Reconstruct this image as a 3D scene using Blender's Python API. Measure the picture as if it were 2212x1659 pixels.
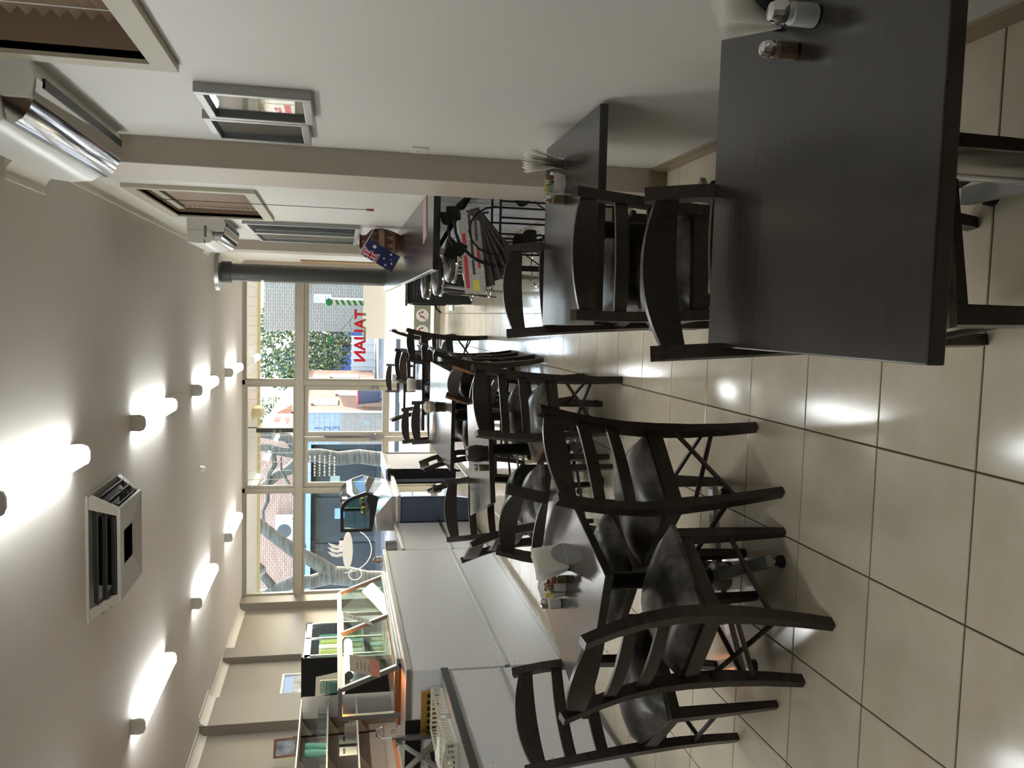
import bpy, math, random
from mathutils import Vector, Matrix
for o in list(bpy.data.objects): bpy.data.objects.remove(o)
SC = bpy.context.scene
COL = SC.collection
R = math.radians
# ---------------------------------------------------------------- camera (photo frame 2212 x 1659, phone turned on its side)
CAM_H, FPX, YAW, PITCH, ROLL = 1.588, 1822.857, .0797546, .2057806, .0099639
_cy, _sy, _cp, _sp = math.cos(YAW), math.sin(YAW), math.cos(PITCH), math.sin(PITCH)
_fw = Vector((-_sy*_cp, _cy*_cp, -_sp)); _r0 = Vector((_cy, _sy, 0)); _u0 = _r0.cross(_fw)
_rt = math.cos(ROLL)*_r0 + math.sin(ROLL)*_u0; _up = -math.sin(ROLL)*_r0 + math.cos(ROLL)*_u0
cd = bpy.data.cameras.new('camera'); cam = bpy.data.objects.new('camera', cd); COL.objects.link(cam)
cd.sensor_fit = 'HORIZONTAL'; cd.sensor_width = 36; cd.lens = 36*FPX/2212; cd.clip_start = .02; cd.clip_end = 400
m3 = Matrix((-_up, _rt, -_fw)).transposed()
cam.matrix_world = Matrix.Translation((0, 0, CAM_H)) @ m3.to_4x4()
SC.camera = cam
def at_y(x, y, Y):                        # photo pixel -> point in the vertical plane at depth Y
    d = _fw + _rt*((1659-y)-829.5)/FPX + _up*(1106-x)/FPX
    return Vector((0, 0, CAM_H)) + d*(Y/d.y)
# ---------------------------------------------------------------- sky, sun, exposure
W = bpy.data.worlds.new('world'); SC.world = W; W.use_nodes = True
nt = W.node_tree; bg = nt.nodes['Background']
sky = nt.nodes.new('ShaderNodeTexSky'); sky.sky_type = 'NISHITA'; sky.sun_disc = False
sky.sun_elevation = R(34); sky.sun_rotation = R(32); sky.altitude = 50; sky.dust_density = 1.5
nt.links.new(sky.outputs[0], bg.inputs[0]); bg.inputs[1].default_value = 1.0
sl = bpy.data.lights.new('sun', 'SUN'); sl.energy = 9.0; sl.angle = R(.55); sl.color = (1, .96, .9)
so = bpy.data.objects.new('sun', sl); COL.objects.link(so)
_sd = Vector((.42, .62, .50)).normalized()      # towards the sun
so.rotation_euler = _sd.to_track_quat('Z', 'Y').to_euler(); so.location = (6, 30, 20)
vs = SC.view_settings
vs.view_transform = 'Standard'; vs.look = 'None'; vs.gamma = 1; vs.use_curve_mapping = False; vs.exposure = 1.35
# ---------------------------------------------------------------- helpers
def lin(c): return tuple((v/12.92 if v <= .04045 else ((v+.055)/1.055)**2.4) for v in (x/255 for x in c))
MATS = {}
def mat(name, rgb=(200, 200, 200), rough=.5, metal=0, emit=None, estr=0, spec=.5, coat=0, bump=None, noise=None, trans=0, sheen=0):
    m = bpy.data.materials.new(name); m.use_nodes = True; n = m.node_tree; b = n.nodes['Principled BSDF']
    b.inputs['Base Color'].default_value = (*lin(rgb), 1); b.inputs['Roughness'].default_value = rough
    b.inputs['Metallic'].default_value = metal; b.inputs['Specular IOR Level'].default_value = spec
    b.inputs['Coat Weight'].default_value = coat
    if emit: b.inputs['Emission Color'].default_value = (*lin(emit), 1); b.inputs['Emission Strength'].default_value = estr
    if noise:                                  # (scale vec, rgb2, detail, contrast lo, hi)
        tc = n.nodes.new('ShaderNodeTexCoord'); mp = n.nodes.new('ShaderNodeMapping'); nz = n.nodes.new('ShaderNodeTexNoise')
        rp = n.nodes.new('ShaderNodeValToRGB')
        mp.inputs['Scale'].default_value = noise[0]; nz.inputs['Scale'].default_value = 1; nz.inputs['Detail'].default_value = noise[2]
        n.links.new(tc.outputs['Object'], mp.inputs[0]); n.links.new(mp.outputs[0], nz.inputs['Vector']); n.links.new(nz.outputs[0], rp.inputs[0])
        rp.color_ramp.elements[0].position = noise[3]; rp.color_ramp.elements[1].position = noise[4]
        rp.color_ramp.elements[0].color = (*lin(rgb), 1); rp.color_ramp.elements[1].color = (*lin(noise[1]), 1)
        n.links.new(rp.outputs[0], b.inputs['Base Color'])
        if bump:
            bp = n.nodes.new('ShaderNodeBump'); bp.inputs['Strength'].default_value = bump; bp.inputs['Distance'].default_value = .002
            n.links.new(nz.outputs[0], bp.inputs['Height']); n.links.new(bp.outputs[0], b.inputs['Normal'])
    MATS[name] = m; return m
def papermat(name, rgb):
    m = bpy.data.materials.new(name); m.use_nodes = True; n = m.node_tree; n.nodes.clear()
    o = n.nodes.new('ShaderNodeOutputMaterial'); x = n.nodes.new('ShaderNodeMixShader'); t = n.nodes.new('ShaderNodeBsdfTranslucent'); d = n.nodes.new('ShaderNodeBsdfDiffuse')
    t.inputs[0].default_value = d.inputs[0].default_value = (*lin(rgb), 1); x.inputs[0].default_value = .45
    n.links.new(d.outputs[0], x.inputs[1]); n.links.new(t.outputs[0], x.inputs[2]); n.links.new(x.outputs[0], o.inputs[0]); MATS[name] = m
def glassmat(name, tint=(255, 255, 255), refl=1.0, rough=0.0, ior=1.45):
    m = bpy.data.materials.new(name); m.use_nodes = True; n = m.node_tree; n.nodes.clear()
    out = n.nodes.new('ShaderNodeOutputMaterial'); mx = n.nodes.new('ShaderNodeMixShader'); tr = n.nodes.new('ShaderNodeBsdfTransparent')
    gl = n.nodes.new('ShaderNodeBsdfGlossy'); lw = n.nodes.new('ShaderNodeLayerWeight'); pw = n.nodes.new('ShaderNodeMath'); mu = n.nodes.new('ShaderNodeMath')
    lw.inputs[0].default_value = .5; pw.operation = 'POWER'; pw.inputs[1].default_value = 5; mu.operation = 'MULTIPLY_ADD'; mu.inputs[1].default_value = min(.92, .96*refl); mu.inputs[2].default_value = .04*refl
    tr.inputs[0].default_value = (*lin(tint), 1); gl.inputs['Roughness'].default_value = rough
    n.links.new(lw.outputs['Facing'], pw.inputs[0]); n.links.new(pw.outputs[0], mu.inputs[0]); n.links.new(mu.outputs[0], mx.inputs[0]); n.links.new(tr.outputs[0], mx.inputs[1])
    n.links.new(gl.outputs[0], mx.inputs[2]); n.links.new(mx.outputs[0], out.inputs[0])
    MATS[name] = m; return m
def brickmat(name, c1, c2, mortar, w, h, axis='xz', rough=.8, msize=.012):
    m = bpy.data.materials.new(name); m.use_nodes = True; n = m.node_tree; b = n.nodes['Principled BSDF']; b.inputs['Roughness'].default_value = rough
    tc = n.nodes.new('ShaderNodeTexCoord'); sx = n.nodes.new('ShaderNodeSeparateXYZ'); cx = n.nodes.new('ShaderNodeCombineXYZ'); br = n.nodes.new('ShaderNodeTexBrick')
    n.links.new(tc.outputs['Object'], sx.inputs[0]); n.links.new(sx.outputs['X' if axis[0] == 'x' else 'Y'], cx.inputs[0]); n.links.new(sx.outputs['Z'], cx.inputs[1])
    n.links.new(cx.outputs[0], br.inputs['Vector'])
    for k, c in (('Color1', c1), ('Color2', c2), ('Mortar', mortar)): br.inputs[k].default_value = (*lin(c), 1)
    br.inputs['Scale'].default_value = 1; br.inputs['Mortar Size'].default_value = msize; br.inputs['Brick Width'].default_value = w; br.inputs['Row Height'].default_value = h
    n.links.new(br.outputs[0], b.inputs['Base Color']); MATS[name] = m; return m
class MB:
    def __init__(s): s.v = []; s.f = []
    def add(s, vs, fs):
        k = len(s.v); s.v += [tuple(v) for v in vs]; s.f += [tuple(i+k for i in f) for f in fs]; return s
    def box(s, x0, x1, y0, y1, z0, z1, M=None):
        vs = [Vector((x, y, z)) for z in (z0, z1) for y in (y0, y1) for x in (x0, x1)]
        if M: vs = [M @ v for v in vs]
        return s.add(vs, [(0, 2, 3, 1), (4, 5, 7, 6), (0, 1, 5, 4), (1, 3, 7, 5), (3, 2, 6, 7), (2, 0, 4, 6)])
    def tube(s, pts, r, n=8, closed=False):
        pts = [Vector(p) for p in pts]; N = len(pts); rr = r if isinstance(r, (list, tuple)) else [r]*N
        vs = []; ref = None
        for i, p in enumerate(pts):
            t = (pts[(i+1) % N]-pts[i-1]) if closed else (pts[min(i+1, N-1)]-pts[max(i-1, 0)])
            t.normalize()
            if ref is None: ref = Vector((0, 0, 1)) if abs(t.z) < .9 else Vector((1, 0, 0))
            a = t.cross(ref)
            if a.length < 1e-5: a = t.cross(Vector((0, 1, 0)))
            a.normalize(); b = t.cross(a).normalized(); ref = -b if False else a.cross(t)
            vs += [p + (a*math.cos(2*math.pi*k/n) + b*math.sin(2*math.pi*k/n))*rr[i] for k in range(n)]
        fs = []
        for i in range(N if closed else N-1):
            j = (i+1) % N
            fs += [(i*n+k, i*n+(k+1) % n, j*n+(k+1) % n, j*n+k) for k in range(n)]
        if not closed: fs += [tuple(range(n-1, -1, -1)), tuple((N-1)*n+k for k in range(n))]
        return s.add(vs, fs)
    def bar(s, pts, hw, hd, ax=(1, 0, 0)):        # rectangular section: half width along ax, half depth across
        ax = Vector(ax).normalized(); pts = [Vector(p) for p in pts]; N = len(pts); vs = []
        hw = hw if isinstance(hw, (list, tuple)) else [hw]*N; hd = hd if isinstance(hd, (list, tuple)) else [hd]*N
        for i, p in enumerate(pts):
            t = (pts[min(i+1, N-1)]-pts[max(i-1, 0)]).normalized(); b = t.cross(ax).normalized(); a = b.cross(t).normalized()
            vs += [p+a*hw[i]+b*hd[i], p-a*hw[i]+b*hd[i], p-a*hw[i]-b*hd[i], p+a*hw[i]-b*hd[i]]
        fs = [(i*4+k, i*4+(k+1) % 4, i*4+4+(k+1) % 4, i*4+4+k) for i in range(N-1) for k in range(4)]
        fs += [(3, 2, 1, 0), ((N-1)*4, (N-1)*4+1, (N-1)*4+2, (N-1)*4+3)]
        return s.add(vs, fs)
    def lathe(s, prof, n=20, c=(0, 0, 0), M=None):
        vs = []
        for r, z in prof:
            for k in range(n):
                a = 2*math.pi*k/n; v = Vector((r*math.cos(a), r*math.sin(a), z)); vs.append((M @ v if M else v)+Vector(c))
        fs = [(i*n+k, i*n+(k+1) % n, i*n+n+(k+1) % n, i*n+n+k) for i in range(len(prof)-1) for k in range(n)]
        if prof[0][0] > 1e-6: fs.append(tuple(range(n-1, -1, -1)))
        if prof[-1][0] > 1e-6: fs.append(tuple((len(prof)-1)*n+k for k in range(n)))
        return s.add(vs, fs)
    def prism(s, poly, a0, a1, ax='y', M=None):    # 2-D outline pushed along an axis
        def mk(u, v, a): return {'x': Vector((a, u, v)), 'y': Vector((u, a, v)), 'z': Vector((u, v, a))}[ax]
        vs = [mk(u, v, a) for a in (a0, a1) for u, v in poly]; n = len(poly)
        if M: vs = [M @ v for v in vs]
        return s.add(vs, [tuple(range(n)), tuple(range(2*n-1, n-1, -1))]+[(k, k+n, (k+1) % n+n, (k+1) % n) for k in range(n)])
    def grid(s, fn, nu, nv):
        vs = [fn(u/nu, v/nv) for v in range(nv+1) for u in range(nu+1)]; w = nu+1
        return s.add(vs, [(j*w+i, j*w+i+1, j*w+w+i+1, j*w+w+i) for j in range(nv) for i in range(nu)])
    def mesh(s, name, m, smooth=False):
        me = bpy.data.meshes.new(name); me.from_pydata(s.v, [], s.f); me.validate()
        import bmesh
        bm = bmesh.new(); bm.from_mesh(me); bmesh.ops.recalc_face_normals(bm, faces=bm.faces); bm.to_mesh(me); bm.free()
        if m: me.materials.append(MATS[m] if isinstance(m, str) else m)
        if smooth:
            me.polygons.foreach_set('use_smooth', [True]*len(me.polygons))
            me.set_sharp_from_angle(angle=R(40))
        return me
    def build(s, name, m, parent=None, bev=0, smooth=False, loc=None, rz=0, sub=0):
        o = bpy.data.objects.new(name, s.mesh(name, m, smooth)); COL.objects.link(o)
        if parent: o.parent = parent
        if loc: o.location = loc
        if rz: o.rotation_euler.z = rz
        if bev: md = o.modifiers.new('bevel', 'BEVEL'); md.width = bev; md.segments = 2; md.limit_method = 'ANGLE'
        if sub: md = o.modifiers.new('sub', 'SUBSURF'); md.levels = sub; md.render_levels = sub
        return o
def tag(o, label=None, cat=None, group=None, kind=None):
    for k, v in (('label', label), ('category', cat), ('group', group), ('kind', kind)):
        if v: o[k] = v
    return o
def empty(name, label, cat, loc=(0, 0, 0), rz=0, group=None):
    o = bpy.data.objects.new(name, None); COL.objects.link(o); o.location = loc; o.rotation_euler.z = rz; o.empty_display_size = .05
    return tag(o, label, cat, group)
def struct(name, mb, m, parent=None, **k):
    o = mb.build(name, m, parent, **k)
    if not parent: o['kind'] = 'structure'
    return o
def part(name, me, parent, loc=(0, 0, 0), rot=None):
    o = bpy.data.objects.new(name, me); COL.objects.link(o); o.parent = parent; o.location = loc
    if rot: o.rotation_euler = rot
    return o
def copy_tree(o, parent=None):
    c = o.copy(); COL.objects.link(c); c.parent = parent
    for ch in list(o.children): copy_tree(ch, c)
    return c
def B(*a): return MB().box(*a)
def textmesh(s, size, m, extrude=.001, align='CENTER', shear=0, bold=0):
    cu = bpy.data.curves.new('t', 'FONT'); cu.body = s; cu.size = size; cu.extrude = extrude; cu.align_x = align; cu.align_y = 'CENTER'; cu.shear = shear; cu.offset = bold
    o = bpy.data.objects.new('t', cu); COL.objects.link(o); bpy.context.view_layer.update()
    me = bpy.data.meshes.new_from_object(o.evaluated_get(bpy.context.evaluated_depsgraph_get())); bpy.data.objects.remove(o)
    me.materials.clear(); me.materials.append(MATS[m]); return me
# ---------------------------------------------------------------- materials
mat('wall', (224, 221, 213), .5, noise=((.6, .6, .6), (218, 214, 206), 3, .35, .65))
mat('pilaster', (182, 171, 156), .5)  # shade of the camera-facing side put into the colour of the whole pilaster
mat('wall_tan', (142, 133, 122), .55, noise=((.6, .6, .6), (136, 127, 115), 3, .35, .65))
mat('ceiling', (212, 204, 196), .7)
mat('cornice', (224, 218, 202), .6)
mat('skirting', (150, 132, 104), .35)
mat('grout', (78, 66, 52), .9)
mat('alu', (166, 160, 146), .4, .0)
mat('alu_dark', (110, 104, 94), .4, .3)
mat('steel', (190, 190, 190), .22, 1)
mat('steel_dull', (168, 168, 166), .38, 1)
mat('chrome', (225, 225, 225), .06, 1)
mat('black_metal', (22, 22, 22), .45, .4)
mat('iron', (16, 15, 14), .6, .2)
mat('charcoal', (58, 56, 53), .5, .2)
mat('white_plastic', (226, 224, 216), .3)
mat('grey_plastic', (120, 118, 110), .4)
mat('laminate', (214, 214, 216), .3)
mat('white_paper', (236, 234, 226), .8)
mat('beige_paper', (206, 194, 172), .8)
mat('black_plastic', (14, 14, 14), .4)
mat('ceramic', (226, 222, 210), .2)
mat('wenge', (40, 32, 27), .3, noise=((60, 3, 60), (58, 48, 42), 4, .35, .7), bump=.12)
mat('top_wood', (33, 29, 27), .2, noise=((4, 120, 5), (50, 45, 42), 5, .3, .75), bump=.12, spec=.7)
mat('leather', (46, 43, 41), .34, noise=((6, 11, 9), (132, 124, 116), 6, .44, .72), bump=.1)
mat('diffuser', (255, 255, 250), .4, emit=(247, 253, 253), estr=10.5)
mat('copper', (196, 120, 70), .3, .9)
mat('brass', (196, 160, 84), .3, .9)
mat('orange_brown', (150, 84, 46), .5)
mat('wood_mid', (142, 92, 56), .5, noise=((4, 40, 4), (112, 68, 40), 3, .3, .7))
mat('log', (124, 72, 44), .8, noise=((30, 6, 30), (86, 50, 32), 4, .3, .7))
mat('white_paint', (240, 238, 230), .5)
mat('blind_slat', (196, 172, 148), .45)
mat('blind_frame', (190, 182, 162), .5)
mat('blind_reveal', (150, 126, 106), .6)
mat('red', (214, 34, 44), .5); mat('green', (52, 158, 92), .5); mat('flag_blue', (28, 34, 86), .6); mat('flag_red', (196, 40, 48), .6); mat('white', (245, 245, 245), .5)
mat('line_grey', (84, 84, 92), .6)
mat('gold_bar', (206, 168, 92), .28, .9)
mat('terracotta', (98, 64, 54), .5); mat('vase_light', (164, 132, 104), .6); mat('vase_dark', (52, 34, 28), .55)
mat('newsprint', (186, 182, 176), .85, noise=((90, 300, 90), (150, 146, 140), 3, .45, .6))
mat('newsprint_dark', (74, 68, 64), .85); mat('vent_grey', (166, 158, 145), .5); mat('steel_blue', (96, 106, 128), .25, 1); mat('corrugated', (196, 200, 206), .3, .75); mat('panel_grey', (150, 150, 152), .4); mat('salmon', (222, 150, 130), .7); mat('menu_pink', (176, 150, 138), .7)
mat('news_red', (190, 62, 70), .8); mat('news_yellow', (214, 200, 90), .8)
mat('green_plastic', (140, 200, 176), .3); mat('pink_card', (232, 178, 150), .6); mat('yellowgreen', (206, 212, 92), .6)
mat('tile_wall', (214, 206, 192), .15)
mat('photo_print', (120, 122, 126), .5, noise=((9, 9, 9), (200, 205, 212), 5, .35, .65))
mat('blue_print', (150, 180, 226), .5)
mat('dark_print', (34, 40, 42), .25)
mat('grey_print', (132, 146, 150), .3, noise=((7, 3, 5), (86, 98, 104), 4, .4, .7))
mat('basket', (204, 200, 186), .4)
mat('sachet_brown', (128, 78, 52), .6); mat('sachet_green', (150, 158, 138), .6); mat('sachet_yellow', (206, 196, 110), .6)
mat('pepper', (112, 84, 56), .5); mat('salt', (226, 224, 220), .6)
mat('frosted', (214, 206, 190), .5)
mat('brown_board', (150, 120, 82), .5)
papermat('tissue', (244, 242, 234))
glassmat('glass', (250, 253, 252), 1.0)
glassmat('pic_glass', (255, 255, 255), 2.2)
glassmat('cooler_glass', (244, 250, 248), .5)
glassmat('case_glass', (222, 238, 236), 1.3)
glassmat('tumbler', (250, 252, 252), 2.5, .03)
# translucent cream film on the shop window
m = bpy.data.materials.new('film'); m.use_nodes = True; n = m.node_tree; n.nodes.clear()
_o = n.nodes.new('ShaderNodeOutputMaterial'); _m = n.nodes.new('ShaderNodeMixShader'); _t = n.nodes.new('ShaderNodeBsdfTranslucent'); _d = n.nodes.new('ShaderNodeBsdfDiffuse')
_t.inputs[0].default_value = (*lin((206, 198, 184)), 1); _d.inputs[0].default_value = (*lin((176, 168, 152)), 1); _m.inputs[0].default_value = .2
n.links.new(_t.outputs[0], _m.inputs[2]); n.links.new(_d.outputs[0], _m.inputs[1]); n.links.new(_m.outputs[0], _o.inputs[0]); MATS['film'] = m
# polished floor tile, each a little different
m = mat('floor_tile', (208, 196, 172), .12); n = m.node_tree; b = n.nodes['Principled BSDF']
tc = n.nodes.new('ShaderNodeTexCoord'); oi = n.nodes.new('ShaderNodeObjectInfo'); nz = n.nodes.new('ShaderNodeTexNoise'); ad = n.nodes.new('ShaderNodeVectorMath')
sc = n.nodes.new('ShaderNodeVectorMath'); rp = n.nodes.new('ShaderNodeValToRGB'); cb = n.nodes.new('ShaderNodeCombineXYZ')
sc.operation = 'SCALE'; sc.inputs['Scale'].default_value = 40
for k in range(3): n.links.new(oi.outputs['Random'], cb.inputs[k])
n.links.new(cb.outputs[0], sc.inputs[0]); n.links.new(tc.outputs['Object'], ad.inputs[0]); n.links.new(sc.outputs[0], ad.inputs[1])
n.links.new(ad.outputs[0], nz.inputs['Vector']); nz.inputs['Scale'].default_value = 6; nz.inputs['Detail'].default_value = 5
rp.color_ramp.elements[0].position = .3; rp.color_ramp.elements[1].position = .7
rp.color_ramp.elements[0].color = (*lin((208, 196, 172)), 1); rp.color_ramp.elements[1].color = (*lin((222, 211, 190)), 1)
n.links.new(nz.outputs[0], rp.inputs[0]); n.links.new(rp.outputs[0], b.inputs['Base Color'])
# perforated flue guard: punched holes
m = bpy.data.materials.new('perforated'); m.use_nodes = True; n = m.node_tree; b = n.nodes['Principled BSDF']
b.inputs['Base Color'].default_value = (*lin((92, 90, 86)), 1); b.inputs['Metallic'].default_value = .5; b.inputs['Roughness'].default_value = .45
tc = n.nodes.new('ShaderNodeTexCoord'); sx = n.nodes.new('ShaderNodeSeparateXYZ'); at = n.nodes.new('ShaderNodeMath'); at.operation = 'ARCTAN2'
n.links.new(tc.outputs['Object'], sx.inputs[0]); n.links.new(sx.outputs['Y'], at.inputs[0]); n.links.new(sx.outputs['X'], at.inputs[1])
def _mm(op, a, bv):
    q = n.nodes.new('ShaderNodeMath'); q.operation = op; n.links.new(a, q.inputs[0])
    if isinstance(bv, (int, float)): q.inputs[1].default_value = bv
    else: n.links.new(bv, q.inputs[1])
    return q.outputs[0]
hx = _mm('SINE', _mm('MULTIPLY', at.outputs[0], 30), 0); hz = _mm('SINE', _mm('MULTIPLY', sx.outputs['Z'], 230), 0)
hole = _mm('GREATER_THAN', _mm('MULTIPLY', hx, hz), .3)
tr = n.nodes.new('ShaderNodeBsdfTransparent'); mx = n.nodes.new('ShaderNodeMixShader')
n.links.new(hole, mx.inputs[0]); n.links.new(b.outputs[0], mx.inputs[1]); n.links.new(tr.outputs[0], mx.inputs[2]); n.links.new(mx.outputs[0], n.nodes['Material Output'].inputs[0]); MATS['perforated'] = m
# vase: dark body with zigzag bands
brickmat('pink_brick', (176, 134, 112), (160, 114, 92), (112, 90, 76), .24, .086)
brickmat('orange_brick', (104, 58, 32), (92, 48, 26), (104, 80, 62), .24, .086, 'yz')
brickmat('orange_brick_x', (104, 58, 32), (92, 48, 26), (104, 80, 62), .24, .086, 'xz')
brickmat('grey_brick', (140, 126, 108), (130, 116, 99), (92, 82, 70), .30, .10)
brickmat('white_block', (136, 136, 142), (132, 132, 138), (110, 110, 116), .4, .2)
brickmat('beige_block', (136, 118, 102), (132, 114, 98), (122, 106, 92), .4, .2)
mat('asphalt', (42, 40, 41), .85, noise=((2, 2, 2), (50, 48, 49), 4, .3, .7))
mat('concrete', (74, 68, 63), .85, noise=((1, 1, 1), (82, 76, 71), 4, .3, .7))
mat('bark', (98, 90, 74), .9, noise=((3, 3, 30), (56, 50, 42), 4, .35, .7), bump=.6)
mat('lichen', (150, 152, 70), .9)
mat('leaf', (66, 84, 38), .7, noise=((5, 5, 5), (116, 118, 50), 2, .4, .6))
mat('leaf_dark', (44, 64, 46), .7)
mat('soffit', (240, 232, 210), .6)
mat('dark_shop', (24, 26, 34), .5); mat('navy', (32, 38, 60), .6); mat('shop_window', (18, 22, 32), .3, spec=.25)
mat('fence_white', (200, 200, 196), .6); mat('blue_wall', (70, 92, 140), .5); mat('sky_blue', (110, 140, 180), .3)
mat('bin_dark', (60, 60, 74), .4); mat('bin_red', (200, 40, 60), .4)
mat('sign_board', (50, 56, 76), .4); mat('sign_cream', (222, 210, 160), .5)
# ================================================================ the room
XR, XL, YF, YB, H = .75, -4.5, 13.3, -4.0, 2.97
fl = struct('floor', B(XL-.2, XR+.2, YB-.2, YF+.1, -.15, -.004), 'grout')
def tile_mesh(s=.1976, e=.002):
    return MB().add([(-s, -s, -.008), (s, -s, -.008), (s, s, -.008), (-s, s, -.008), (-s, -s, -e), (s, -s, -e), (s, s, -e), (-s, s, -e),
                     (-s+e, -s+e, 0), (s-e, -s+e, 0), (s-e, s-e, 0), (-s+e, s-e, 0)],
                    [(0, 1, 5, 4), (1, 2, 6, 5), (2, 3, 7, 6), (3, 0, 4, 7), (4, 5, 9, 8), (5, 6, 10, 9), (6, 7, 11, 10), (7, 4, 8, 11), (8, 9, 10, 11)])
TM = tile_mesh().mesh('tile', 'floor_tile')
for i in range(-5, 3):
    for j in range(31):
        x0 = (i-.895)*.4; x1 = min(x0+.4, XR); y0 = 1.03+.4*j; y1 = min(y0+.4, YF-.02)
        t = part('tile', TM, fl, ((x0+x1)/2, (y0+y1)/2, 0)); t.scale = ((x1-x0)/.4, (y1-y0)/.4, 1)
st = MB()
for i in range(-11, 3):
    for j in range(-13, 31):
        if i >= -5 and j >= 0: continue
        x0 = max((i-.895)*.4, XL); x1 = min((i+1-.895)*.4, XR); y0 = 1.03+.4*j; y1 = min(y0+.4, YF-.02)
        st.box(x0+.0024, x1-.0024, y0+.0024, y1-.0024, -.008, 0)
tag(st.build('tile_field', 'floor_tile', fl), kind='stuff')
struct('ceiling', B(XL-.2, XR+.2, YB-.2, YF+.15, H, H+.15), 'ceiling')
struct('wall_back', B(XL-.2, XR+.2, YB-.2, YB, 0, H), 'wall')
# right wall with two high window openings
W1 = (1.25, 2.82, 2.07, 2.87); W2 = (5.53, 7.14, 2.09, 2.87)
wr = MB()
for a, b in ((YB, W1[0]), (W1[1], W2[0]), (W2[1], YF)): wr.box(XR, XR+.32, a, b, 0, H)
for w in (W1, W2): wr.box(XR, XR+.32, w[0], w[1], 0, w[2]); wr.box(XR, XR+.32, w[0], w[1], w[3], H); wr.box(XR+.26, XR+.32, w[0], w[1], w[2], w[3])
struct('wall_right', wr, 'wall')
struct('wall_left', B(XL-.2, XL, YB, YF, 0, H), 'wall_tan')
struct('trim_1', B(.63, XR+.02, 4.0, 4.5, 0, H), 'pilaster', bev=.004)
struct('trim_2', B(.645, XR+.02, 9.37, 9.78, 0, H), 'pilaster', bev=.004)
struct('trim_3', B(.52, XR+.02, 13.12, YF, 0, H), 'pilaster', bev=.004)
struct('trim_4', B(XL-.02, -4.385, 9.07, 9.75, 0, H), 'wall_tan', bev=.004)
struct('trim_5', B(XL-.02, -4.42, 10.97, 11.3, 0, H), 'wall_tan', bev=.004)
struct('trim_6', B(XL-.02, -4.38, 12.92, YF, 0, H), 'wall_tan', bev=.004)
def cove(sx, x, a, b, k=.085):          # quarter-round cornice running along Y
    p = [(x+.01*sx, H-k)]+[(x-sx*(k*(1-math.cos(t))), H-k+k*math.sin(t)) for t in (0, .3, .6, .9, 1.2, 1.45)]+[(x-sx*(k+.001), H-.007), (x-sx*(k+.012), H-.007), (x-sx*(k+.012), H+.004), (x+.01*sx, H+.004)]
    return MB().prism(p, a, b, 'y')
n = 7
for sx, x, a, b in ((1, XR, YB, 4.0), (1, .63, 4.0, 4.5), (1, XR, 4.5, 9.37), (1, .645, 9.37, 9.78), (1, XR, 9.78, 13.12), (-1, XL, YB, 9.07), (-1, -4.385, 9.07, 9.75), (-1, XL, 9.75, 10.97), (-1, XL, 11.3, 12.92)):
    struct('trim_%d' % n, cove(sx, x, a, b), 'cornice', smooth=True); n += 1
sk = [(XR+.01, 0), (XR-.014, 0), (XR-.014, .06), (XR-.008, .078), (XR+.01, .085)]
struct('baseboard_right', MB().prism(sk, YB, 4.0, 'y').prism(sk, 4.5, 9.37, 'y').prism([(x-.12, z) for x, z in sk], 4.0, 4.5, 'y').box(.616, .76, 3.986, 4.0, 0, .08).prism(sk, 9.78, 13.1, 'y'), 'skirting')
# glazed shop front
wf = MB()
for a, b in ((.68, .77), (-1.107, -1.037), (-2.765, -2.70), (-4.52, -4.375)): wf.box(a, b, YF-.06, YF+.06, 0, H)
wf.box(-4.5, .75, YF-.06, YF+.06, 2.93, H)
wf.box(-4.5, .75, YF-.075, YF+.06, 2.075, 2.19)
wf.box(-1.04, .75, YF-.06, YF+.06, 0, .06); wf.box(-4.5, -2.7, YF-.06, YF+.06, 0, .06)
wf.box(-1.04, .68, YF-.05, YF+.05, 2.03, 2.08)
struct('wall_front', wf, 'alu')
def window(name, x0, x1, z0, z1, fw=.03):
    f = MB()
    f.box(x0, x0+fw, YF-.04, YF+.04, z0, z1); f.box(x1-fw, x1, YF-.04, YF+.04, z0, z1); f.box(x0+fw, x1-fw, YF-.04, YF+.04, z0, z0+fw); f.box(x0+fw, x1-fw, YF-.04, YF+.04, z1-fw, z1)
    o = struct(name, f, 'alu', bev=.003)
    B(x0+fw-.004, x1-fw+.004, YF-.003, YF+.003, z0+fw-.004, z1-fw+.004).build('pane', 'glass', o)
    return o
window('window_1', -1.037, .68, .06, 2.03); window('window_2', -4.375, -2.765, .06, 2.075)
window('window_3', -1.037, .68, 2.19, 2.93, .02)
w4 = window('window_4', -2.70, -1.107, 2.19, 2.93, .035)
rod = MB().tube([(0, 0, 2.22), (0, 0, 2.9)], .0045, 6).mesh('rod', 'white_paint')
for k in range(11): part('rod', rod, w4, (-1.2-.137*k, YF-.02, 0))
window('window_5', -4.375, -2.765, 2.19, 2.93, .02)
def door(name, x0, x1, hinge):
    f = MB(); s = .072
    f.box(x0, x0+s, YF-.03, YF+.03, .01, 2.07); f.box(x1-s, x1, YF-.03, YF+.03, .01, 2.07)
    for a, b in ((.01, .12), (.765, .87), (2.0, 2.07)): f.box(x0+s, x1-s, YF-.028, YF+.028, a, b)
    o = struct(name, f, 'alu', bev=.004)
    B(x0+s-.004, x1-s+.004, YF-.003, YF+.003, .87-.004, 2.004).build('pane', 'glass', o)
    B(x0+s-.004, x1-s+.004, YF-.003, YF+.003, .116, .769).build('pane', 'glass', o)
    return o
d1 = door('door_1', -1.905, -1.112, 1); d2 = door('door_2', -2.695, -1.915, -1)
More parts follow.
